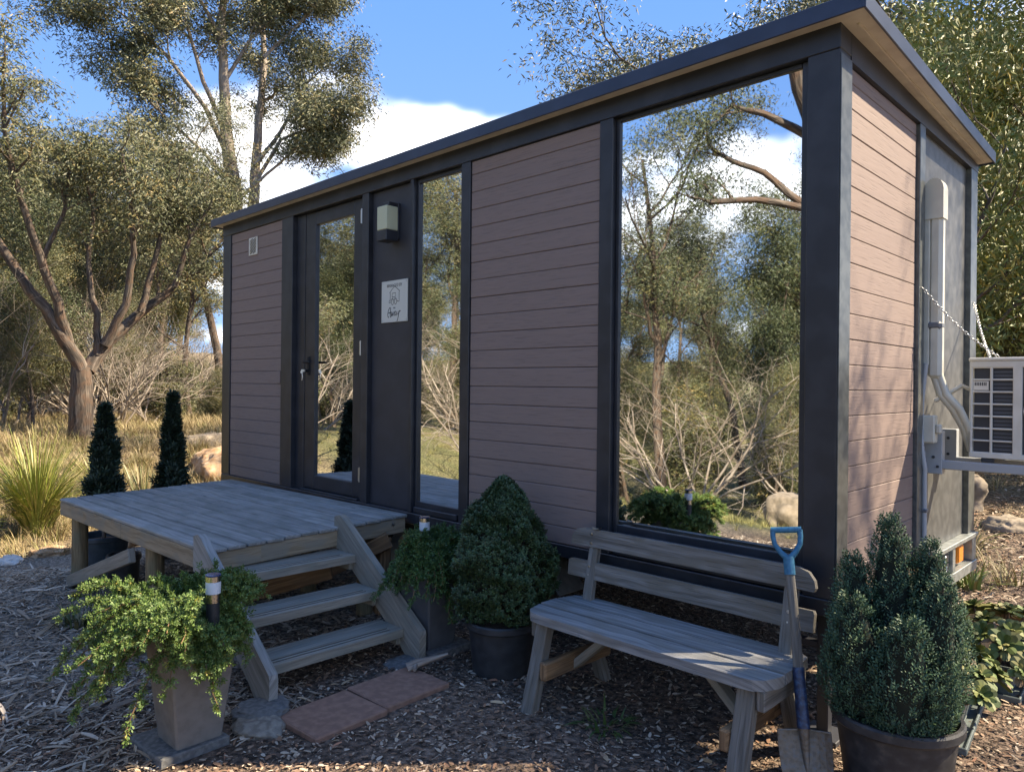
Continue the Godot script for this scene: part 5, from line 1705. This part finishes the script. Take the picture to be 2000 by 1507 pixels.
	for i in 4:
		protos.append(make_tree("forest_gum", lab, g, 60 + i, [11.0, 13.0, 9.0, 10.0][i], [0.17, 0.21, 0.13, 0.14][i], [0.45, 0.5, 0.35, 0.3][i], [9, 6, 4], "gum", [1.0, 1.1, 0.95, 0.95][i], 1, M.bark if i % 2 else M.pale_bark))
	var shady := []
	for i in 2:
		shady.append(make_tree("forest_gum", lab, g, 66 + i, [11.0, 12.0][i], [0.19, 0.17][i], [0.48, 0.36][i], [8, 6, 4], "deep", 1.0, 1, M.bark))
	var young := []
	for i in 3:
		young.append(make_tree("young_tree", "young leafy tree with green crown among the gums", "young leafy trees among the gums", 80 + i, [5.0, 6.0, 4.2][i], 0.06, [0.25, 0.3, 0.15][i], [9, 6, 3], ["lime", "dark", "fine"][i], 0.8, 1, M.bark))
	var bush := []
	for i in 2:
		bush.append(make_tree("bush", "low grey green bush on the forest edge", "low bushes on the forest edge", 90 + i, [1.9, 1.4][i], 0.03, 0.05, [10, 5, 3], ["fine", "gum"][i], 0.55, 1, M.pale_bark))
	var twig := []
	for i in 2:
		twig.append(dry_shrub(95 + i, [2.6, 2.0][i]))
	var put := func(list: Array, label: String, group: String, x: float, z: float, s: float) -> void:
		var p: Node3D = list[r.randi() % list.size()]
		if not p.has_meta("used"):
			p.set_meta("used", true)
			tag(p, label, "", group)
			p.transform = Transform3D(Basis(Vector3.UP, r.randf() * TAU).scaled(Vector3.ONE * s), Vector3(x, ground_y(x, z), z))
			return
		copy_of(p, label, group, Vector3(x, ground_y(x, z), z), r.randf() * TAU, s)
	var yl := "young leafy tree among the gums left of the cabin"
	var yg := "young leafy trees among the gums"
	var bl := "low grey green bush in the forest left of the cabin"
	var bg := "low bushes on the forest edge"
	var tl := "leafless pale twiggy shrub in the undergrowth left of the cabin"
	var tg := "leafless shrubs in the undergrowth"
	# directions are compass-like angles round the clearing, left of the cabin first
	for i in 44:
		var a := deg_to_rad(r.randf_range(66.0, 86.0))
		var d := r.randf_range(19.0, 62.0)
		put.call(protos, lab, g, 1.2 - d * sin(a), 3.1 - d * cos(a), r.randf_range(0.62, 0.95))
	for i in 12:
		var a := deg_to_rad(r.randf_range(66.0, 84.0))
		var d := r.randf_range(16.0, 30.0)
		put.call(young, yl, yg, 1.2 - d * sin(a), 3.1 - d * cos(a), r.randf_range(0.6, 0.95))
	for i in 40:
		var a := deg_to_rad(r.randf_range(66.0, 85.0))
		var d := r.randf_range(17.0, 44.0)
		put.call(bush, bl, bg, 1.2 - d * sin(a), 3.1 - d * cos(a), r.randf_range(0.7, 1.4))
	for i in 22:
		var a := deg_to_rad(r.randf_range(66.0, 83.0))
		var d := r.randf_range(17.5, 32.0)
		put.call(twig, tl, tg, 1.2 - d * sin(a), 3.1 - d * cos(a), r.randf_range(0.8, 1.5))
	for i in 18:
		var a := deg_to_rad(r.randf_range(86.0, 122.0))
		var d := r.randf_range(18.0, 48.0)
		put.call(protos, "slender gum tree beyond the picture's left edge", g, 1.2 - d * sin(a), 3.1 - d * cos(a), r.randf_range(0.6, 0.95))
	for i in 14:
		var a := deg_to_rad(r.randf_range(86.0, 122.0))
		var d := r.randf_range(20.0, 42.0)
		put.call(bush, "low bush beyond the picture's left edge", bg, 1.2 - d * sin(a), 3.1 - d * cos(a), r.randf_range(1.0, 2.2))
	# behind the cabin: crowns over the roof
	lab = "gum tree whose crown rises over the cabin's roof"
	tl = "bare twiggy branches rising over the cabin's roof"
	for q: Array in [[-6.4, -9.2, 0.95], [-5.2, -11.5, 1.0], [-8.2, -13.0, 0.9], [-3.2, -12.5, 1.0], [-21.4, -16.7, 1.0], [-12.0, -26.0, 0.8]]:
		put.call(protos, lab, g, q[0], q[1], q[2])
	put.call(twig, tl, tg, -7.2, -7.4, 2.1)
	# thick growth past the right-hand end
	lab = "gum tree behind the cabin's right-hand end"
	yl = "young leafy tree with sunlit green crown behind the cabin's right-hand end"
	bl = "bush behind the cabin's right-hand end"
	for q: Array in [[-0.9, -5.7, 0.95], [-1.7, -7.8, 1.15], [-0.4, -8.8, 1.2], [-2.7, -9.6, 1.2], [-1.9, -12.0, 1.3]]:
		put.call([young[0]], yl, yg, q[0], q[1], q[2])
	for q: Array in [[-0.2, -8.4, 1.4], [-1.7, -10.2, 1.8], [-1.0, -11.5, 1.6], [0.4, -11.0, 1.7]]:
		put.call(bush, bl, bg, q[0], q[1], q[2])
	for q: Array in [[-2.0, -15.0, 0.9], [-0.5, -18.0, 0.9], [0.8, -15.5, 0.85], [-3.5, -20.0, 1.0]]:
		put.call(protos, lab, g, q[0], q[1], q[2])
	# out of frame to the right, between the sun and the end wall: loose crowns that let light through
	var airy := make_tree("forest_gum", "thin-leaved gum out of sight to the right, dappling the end wall", g, 71, 10.5, 0.14, 0.35, [9, 5, 3], "gum", 0.6, 1, M.bark, Vector3(4.4, ground_y(4.4, -5.6), -5.6))
	airy.set_meta("used", true)
	copy_of(airy, "thin-leaved gum out of sight further right, shading the mulch", g, Vector3(6.6, ground_y(6.6, -6.4), -6.4), 2.1, 1.1)
	# in front of the cabin, mirrored in the glass
	lab = "slender gum tree mirrored in the cabin's windows"
	yl = "young leafy tree mirrored in the cabin's windows"
	bl = "low grey green bush mirrored in the cabin's windows"
	tl = "leafless twiggy shrub mirrored in the cabin's windows"
	for q: Array in [[-6.6, 9.0, 0.66], [-5.0, 11.8, 0.58], [-9.4, 11.4, 0.58], [-3.6, 13.4, 0.6], [-8.2, 15.4, 0.62], [-14.5, 8.2, 0.62], [-17.0, 10.8, 0.5], [-19.5, 7.6, 0.75], [-16.0, 5.2, 0.75], [-22.0, 11.0, 0.55], [-6.0, 19.0, 0.55], [-12.0, 20.0, 0.6], [-9.0, 24.0, 0.62], [-18.0, 17.0, 0.55], [-24.0, 16.0, 0.6], [-26.0, 9.0, 0.85], [-3.6, 19.0, 0.55], [-15.0, 26.0, 0.65], [-21.0, 23.0, 0.65]]:
		put.call(shady, lab, g, q[0], q[1], q[2])
	for i in 26:
		var a := deg_to_rad(r.randf_range(18.0, 70.0))
		var d := r.randf_range(32.0, 58.0)
		put.call(protos, lab, g, 1.2 - d * sin(a), -3.1 + d * cos(a), r.randf_range(0.5, 0.72))
	for q: Array in [[-8.4, 10.4, 0.8], [-5.6, 12.6, 0.8], [-10.8, 12.8, 0.85], [-13.6, 10.6, 0.8], [-17.4, 8.4, 0.8], [-15.2, 13.0, 0.9], [-20.5, 12.6, 0.9], [-7.0, 16.5, 0.9], [-4.8, 9.6, 0.62]]:
		put.call(young, yl, yg, q[0], q[1], q[2])
	for q: Array in [[-5.3, 10.4, 0.92], [-4.2, 11.8, 0.95]]:
		put.call([young[1]], "dense dark leafy tree mirrored at the picture window's right", yg, q[0], q[1], q[2])
	for i in 22:
		var a := deg_to_rad(r.randf_range(18.0, 48.0))
		var d := r.randf_range(27.0, 48.0)
		put.call(bush, bl, bg, 1.2 - d * sin(a), -3.1 + d * cos(a), r.randf_range(1.8, 2.8))
	for i in 34:
		var a := deg_to_rad(r.randf_range(18.0, 70.0))
		var d := r.randf_range(14.5, 34.0)
		put.call(bush, bl, bg, 1.2 - d * sin(a), -3.1 + d * cos(a), r.randf_range(0.8, 1.9))
	for i in 22:
		var a := deg_to_rad(r.randf_range(18.0, 70.0))
		var d := r.randf_range(13.0, 26.0)
		put.call(twig, tl, tg, 1.2 - d * sin(a), -3.1 + d * cos(a), r.randf_range(0.8, 1.5))
	for p: Node3D in protos + shady + young + bush + twig:
		if not p.has_meta("used"):
			remove_child(p)
			p.free()


func dry_shrub(seed_: int, hgt: float) -> Node3D:
	var o := thing("dry_shrub", "leafless pale twiggy shrub in the undergrowth", "shrub", Vector3.ZERO, 0.0, "leafless shrubs in the undergrowth")
	var r := RandomNumberGenerator.new()
	r.seed = seed_
	var mb := MB.new()
	var tips := []
	for i in 7:
		var a := r.randf() * TAU
		branch(mb, tips, r, Vector3(0, -0.1, 0), Vector3(cos(a) * 0.7, 1, sin(a) * 0.7).normalized(), hgt * r.randf_range(0.6, 1.0), 0.022, 1, 4, [0, 5, 4, 3], 0.22, 0.02)
	part(o, "branches", mb.commit(), M.pale_bark)
	return o


func tussock(label: String, at: Vector3, seed_: int, n: int, len_: float, lean: float, cols: Array) -> void:
	var r := RandomNumberGenerator.new()
	r.seed = seed_
	var mb := MB.new()
	mb.colored = true
	for i in n:
		var a := r.randf() * TAU
		var out := Vector3(cos(a), 0, sin(a))
		var l := len_ * r.randf_range(0.6, 1.1)
		var tilt := r.randf_range(0.1, 1.0) * lean
		var p := out * r.randf() * 0.12
		var d := (Vector3.UP + out * tilt * 0.5).normalized()
		var w := 0.011 * r.randf_range(0.7, 1.3)
		mb.c = cols[r.randi() % cols.size()] * 2.0
		var side := out.cross(Vector3.UP).rotated(Vector3.UP, r.randf_range(-0.5, 0.5))
		var segs := 5
		for k in segs:
			var q := p + d * l / segs
			var w1 := w * (1.0 - float(k + 1) / segs * 0.9)
			var w0 := w * (1.0 - float(k) / segs * 0.9)
			var nn := side.cross(d).normalized()
			mb.quad(p - side * w0, p + side * w0, q + side * w1, q - side * w1, nn)
			p = q
			d = (d + out * 0.16 * tilt + Vector3.DOWN * 0.13 * (1.0 + tilt)).normalized()
	var o := thing("grass_tussock", label, "tussock", at)
	var b := part(o, "blades", mb.commit(), M.blade_leaf)
	b.set_meta("kind", "stuff")


func build_planting() -> void:
	var strap := [Color(0.21, 0.245, 0.045), Color(0.28, 0.28, 0.065), Color(0.17, 0.205, 0.04), Color(0.36, 0.30, 0.11)]
	var dull := [Color(0.13, 0.15, 0.05), Color(0.20, 0.18, 0.08), Color(0.30, 0.235, 0.12)]
	var at := func(x: float, z: float) -> Vector3: return Vector3(x, ground_y(x, z) - 0.02, z)
	tussock("big bright yellow green strappy tussock left of the deck", at.call(-9.3, 0.75), 1, 800, 1.3, 1.0, strap)
	tussock("yellow green tussock half cut by the picture's left edge", at.call(-8.9, 1.75), 2, 260, 0.95, 1.1, strap)
	tussock("pale tussock between the two cypresses", at.call(-9.6, -0.6), 3, 240, 0.85, 1.0, dull)
	tussock("upright tussock right of the first cypress", at.call(-10.6, -0.3), 4, 160, 0.75, 0.7, strap)
	tussock("dry green tussock against the cabin's left corner", at.call(-8.7, -1.5), 5, 260, 0.75, 1.0, dull)
	tussock("loose grass tussock in front of the large boulder", at.call(-0.55, -4.5), 6, 120, 0.40, 1.3, dull)
	tussock("small grass tuft by the tail-lamp frame", at.call(-0.25, -3.4), 7, 70, 0.28, 1.2, [Color(0.12, 0.17, 0.04), Color(0.2, 0.2, 0.08)])
	tussock("thin grass tuft growing under the bench", at.call(-0.85, 0.42), 8, 46, 0.12, 1.6, [Color(0.05, 0.09, 0.025), Color(0.08, 0.12, 0.03)])
	tussock("dark grass tuft beside the deck brace", at.call(-3.95, 1.72), 9, 70, 0.2, 1.6, [Color(0.06, 0.085, 0.03), Color(0.12, 0.11, 0.05)])
	# troughs of rosette succulents beside the end wall
	succulents("rosette succulents in grey trough beside the big conifer pot", Vector3(0.235, 0, -0.68), 0.10, 11, 20, 0.34)
	succulents("rosette succulents in grey trough at the picture's right edge", Vector3(0.30, 0, -1.46), 0.06, 12, 26, 0.42)


func succulents(label: String, at: Vector3, turn: float, seed_: int, n: int, spread: float) -> void:
	at.y = ground_y(at.x, at.z)
	var o := thing("succulent_trough", label, "potted plant", at, turn, "troughs of succulents")
	var r := RandomNumberGenerator.new()
	r.seed = seed_
	# tapered trough with a rim, on a tray
	var tr := MB.new()
	for s: Array in [[Vector3(0, 0.09, 0.255), Vector3(0.17, 0.15, 0.012), 0.2, 0], [Vector3(0, 0.09, -0.255), Vector3(0.17, 0.15, 0.012), -0.2, 0], [Vector3(0.085, 0.09, 0), Vector3(0.012, 0.15, 0.5), 0, -0.2], [Vector3(-0.085, 0.09, 0), Vector3(0.012, 0.15, 0.5), 0, 0.2]]:
		tr.box(Transform3D(Basis.from_euler(Vector3(s[2], 0, s[3])), s[0]), s[1], 0.004)
	tr.box(T(0, 0.02, 0), Vector3(0.16, 0.012, 0.48), 0.003)
	part(o, "trough", tr.commit(), M.trough)
	var ty := MB.new()
	ty.box(T(0, 0.006, 0), Vector3(0.25, 0.010, 0.60), 0.003)
	for s: Array in [[Vector3(0.122, 0.018, 0), Vector3(0.010, 0.03, 0.60)], [Vector3(-0.122, 0.018, 0), Vector3(0.010, 0.03, 0.60)], [Vector3(0, 0.018, 0.296), Vector3(0.25, 0.03, 0.010)], [Vector3(0, 0.018, -0.296), Vector3(0.25, 0.03, 0.010)]]:
		ty.box(T(s[0].x, s[0].y, s[0].z), s[1], 0.003)
	part(o, "tray", ty.commit(), M.trough)
	part(o, "soil", cbox(Vector3(0.16, 0.02, 0.49)), M.soil, T(0, 0.14, 0))
	# three leaf shapes
	var leaves := []
	for k in 3:
		var mb := MB.new()
		var w: float = [0.020, 0.023, 0.018][k]
		var rows := [[0.0, 0.25, 0.0], [0.022, 0.6, 0.002], [0.042, 1.0, 0.006], [0.056, 0.85, 0.012], [0.064, 0.25, 0.017]]
		for i in rows.size() - 1:
			for s: float in [-1.0, 1.0]:
				var p := Vector3(0, rows[i][0], rows[i][2] - 0.002)
				var q := Vector3(0, rows[i + 1][0], rows[i + 1][2] - 0.002)
				var p2 := Vector3(s * w * rows[i][1], rows[i][0], rows[i][2] + 0.002)
				var q2 := Vector3(s * w * rows[i + 1][1], rows[i + 1][0], rows[i + 1][2] + 0.002)
				var nn := Vector3(-s * 0.2, -0.2, 1).normalized()
				mb.quad(p, p2, q2, q, nn)
				mb.quad(p - nn * 0.003, p2, q2, q - nn * 0.003, -nn)
		leaves.append(mb.commit())
	var mats := []
	for c: Color in [Color(0.105, 0.135, 0.026), Color(0.135, 0.150, 0.036), Color(0.080, 0.115, 0.026), Color(0.17, 0.165, 0.05), Color(0.16, 0.105, 0.05)]:
		var m := mat(c, 0.62)
		m.backlight = Color(0.25, 0.28, 0.1).linear_to_srgb()
		mats.append(m)
	var stm := MB.new()
	for i in n:
		var a := i * 2.4
		var q := sqrt((i + 0.5) / n)
		var c := Vector3(cos(a) * q * spread * 0.72, 0, sin(a) * q * spread * 1.15)
		c.y = 0.36 - 0.17 * q * q + r.randf_range(-0.03, 0.03)
		stm.tube(PackedVector3Array([Vector3(c.x * 0.3, 0.13, c.z * 0.6), Vector3(c.x * 0.7, (0.13 + c.y) * 0.5, c.z * 0.85), c]), PackedFloat32Array([0.008, 0.007, 0.006]), 6)
		var axis := Vector3(c.x * 1.6, 0.42, c.z * 1.4).normalized()
		var fr := towards(axis, 1.0, r.randf() * TAU)
		var ros := Node3D.new()
		ros.name = "rosette"
		o.add_child(ros, true)
		ros.transform = Transform3D(fr, c)
		var sz := r.randf_range(1.0, 1.45)
		var tone := r.randi() % 3
		for k in 17:
			var open := 0.35 + 1.05 * k / 16.0
			var g := k * 2.39996
			var b := Basis(Vector3.UP, g) * Basis(Vector3.RIGHT, open)
			var s := sz * lerpf(0.55, 1.1, k / 16.0)
			part(ros, "leaf", leaves[r.randi() % 3], mats[4 if k > 14 and r.randf() < 0.3 else mini(tone + (r.randi() % 2), 3)], Transform3D(b.scaled(Vector3.ONE * s), Vector3(0, -0.010 * k / 16.0, 0)))
	part(o, "stems", stm.commit(), M.rawwood)


func flake(seed_: int, bend: float) -> ArrayMesh:
	var mb := MB.new()
	mb.colored = true
	var w := [0.16, 0.30, 0.26, 0.12]
	for i in 3:
		var x0 := -0.5 + i / 3.0
		var x1 := x0 + 1.0 / 3.0
		var y0 := bend * (0.25 - x0 * x0)
		var y1 := bend * (0.25 - x1 * x1)
		var t := sin(seed_ + i) * 0.05
		mb.quad(Vector3(x0, y0 + t, -w[i]), Vector3(x0, y0, w[i]), Vector3(x1, y1, w[i + 1]), Vector3(x1, y1 + t, -w[i + 1]), Vector3(0, 1, 0))
		mb.quad(Vector3(x0, y0 - 0.07, w[i]), Vector3(x0, y0, w[i]), Vector3(x1, y1, w[i + 1]), Vector3(x1, y1 - 0.07, w[i + 1]), Vector3(0, 0, 1))
	return mb.commit()


func build_litter() -> void:
	var r := RandomNumberGenerator.new()
	r.seed = 555
	var blocked := func(x: float, z: float) -> bool:
		return (x > -1.95 and x < -1.58 and z > 0.67 and z < 1.49) or Vector2(x + 1.945, z - 1.835).length() < 0.17 or Vector2(x + 1.615, z - 0.325).length() < 0.16 or Vector2(x - 0.272, z - 0.116).length() < 0.18
	var brown := [Color(0.16, 0.105, 0.07), Color(0.22, 0.155, 0.11), Color(0.11, 0.072, 0.05), Color(0.30, 0.24, 0.18), Color(0.20, 0.12, 0.075), Color(0.40, 0.35, 0.285), Color(0.09, 0.062, 0.047), Color(0.33, 0.275, 0.21)]
	var grey := [Color(0.21, 0.178, 0.14), Color(0.30, 0.265, 0.215), Color(0.14, 0.11, 0.085), Color(0.38, 0.34, 0.285), Color(0.25, 0.20, 0.145), Color(0.18, 0.145, 0.11)]
	var lay := func(called: String, label: String, count: int, mesh: Mesh, pal: Array, area: Rect2, s0: float, s1: float, thin: float, lift: float) -> void:
		var xf := []
		var cols := PackedColorArray()
		for i in count:
			var x := r.randf_range(area.position.x, area.end.x)
			var z := r.randf_range(area.position.y, area.end.y)
			if blocked.call(x, z): continue
			var s := lerpf(s0, s1, pow(r.randf(), 2.2))
			var b := Basis(Vector3.UP, r.randf() * TAU) * Basis(Vector3.RIGHT, r.randfn() * 0.25) * Basis(Vector3.BACK, r.randfn() * 0.22)
			b = b * Basis.from_scale(Vector3(s, s * 0.35, s * thin * r.randf_range(0.6, 1.3)))
			xf.append(Transform3D(b, Vector3(x, ground_y(x, z) + 0.004 + r.randf() * lift, z)))
			var c: Color = pal[r.randi() % pal.size()]
			cols.append(Color(c.r * 1.12, c.g * 1.06, c.b) * r.randf_range(0.85, 1.3))
		var o := scatter(self, numbered(called), mesh, M.litter, xf, cols)
		tag(o, label, "mulch", "", "stuff")
	var f1 := flake(1, 0.35)
	var f2 := flake(4, 0.9)
	lay.call("bark_mulch", "brown bark chips covering the ground round the bench and steps", 60000, f1, brown, Rect2(-2.9, -2.6, 4.2, 5.4), 0.007, 0.036, 0.7, 0.008)
	lay.call("bark_mulch", "sunlit bark chips and leaves past the cabin's right end", 24000, f2, brown, Rect2(-2.5, -9.0, 4.6, 6.6), 0.015, 0.075, 0.5, 0.015)
	lay.call("leaf_litter", "grey bark shreds and leaf litter left of the steps", 30000, f2, grey, Rect2(-8.2, 1.2, 6.4, 2.6), 0.012, 0.075, 0.3, 0.012)
	lay.call("leaf_litter", "litter in the shade under the deck", 7000, f1, grey, Rect2(-6.6, -0.2, 4.0, 1.6), 0.02, 0.08, 0.5, 0.012)
	lay.call("bark_strips", "long curled pale bark strips on the ground left of the steps", 1300, f1, grey, Rect2(-6.8, 1.3, 4.9, 1.9), 0.06, 0.26, 0.13, 0.015)
	lay.call("leaf_litter", "dry leaves lying on the bark by the bench", 260, f2, [Color(0.30, 0.20, 0.11), Color(0.36, 0.27, 0.17), Color(0.25, 0.13, 0.08)], Rect2(-2.6, -0.4, 3.8, 3.0), 0.03, 0.075, 0.4, 0.010)
	# dry grass
	var gm := MB.new()
	gm.colored = true
	var q := RandomNumberGenerator.new()
	q.seed = 12
	for i in 26:
		var a := q.randf() * TAU
		var out := Vector3(cos(a), 0, sin(a))
		var p := out * q.randf() * 0.10
		var d := (Vector3.UP + out * q.randf_range(0.1, 0.7)).normalized()
		var side := out.cross(Vector3.UP).normalized()
		gm.c = [Color(0.34, 0.255, 0.125), Color(0.27, 0.20, 0.10), Color(0.40, 0.31, 0.165), Color(0.20, 0.18, 0.075)][q.randi() % 4]
		var l := q.randf_range(0.16, 0.38)
		for k in 3:
			var e := p + d * l / 3.0
			var w0 := 0.0045 * (1.0 - k / 3.3)
			var w1 := 0.0045 * (1.0 - (k + 1) / 3.3)
			gm.quad(p - side * w0, p + side * w0, e + side * w1, e - side * w1, side.cross(d).normalized())
			p = e
			d = (d + out * 0.25 + Vector3.DOWN * 0.12).normalized()
	var tuft := gm.commit()
	var gx := []
	var gc := PackedColorArray()
	var patch := fnl(71, 0.5, 2)
	for i in 9000:
		var x := 0.0
		var z := 0.0
		if i < 5600:
			x = r.randf_range(-19.0, -8.1)
			z = r.randf_range(-7.0, 3.2)
			if x > -8.9 and r.randf() < 0.5: continue
		elif i < 7600:
			x = r.randf_range(-5.0, 2.2)
			z = r.randf_range(-13.0, -3.6)
			if patch.get_noise_2d(x, z) < 0.02: continue
		else:
			x = r.randf_range(-14.0, 0.0)
			z = r.randf_range(4.2, 12.0)
		var s := r.randf_range(0.45, 1.15) * (0.55 if i >= 7600 else 1.0)
		gx.append(Transform3D(Basis(Vector3.UP, r.randf() * TAU).scaled(Vector3(1, r.randf_range(0.7, 1.1), 1) * s), Vector3(x, ground_y(x, z) - 0.01, z)))
		var g := r.randf_range(0.75, 1.15)
		gc.append(Color(g * 0.75, g * 0.9, g * 0.6) if i >= 7600 or r.randf() < 0.16 else Color(g, g, g))
	tag(scatter(self, numbered("dry_grass"), tuft, M.grass, gx, gc), "straw coloured dry grass round the clearing", "grass", "", "stuff")
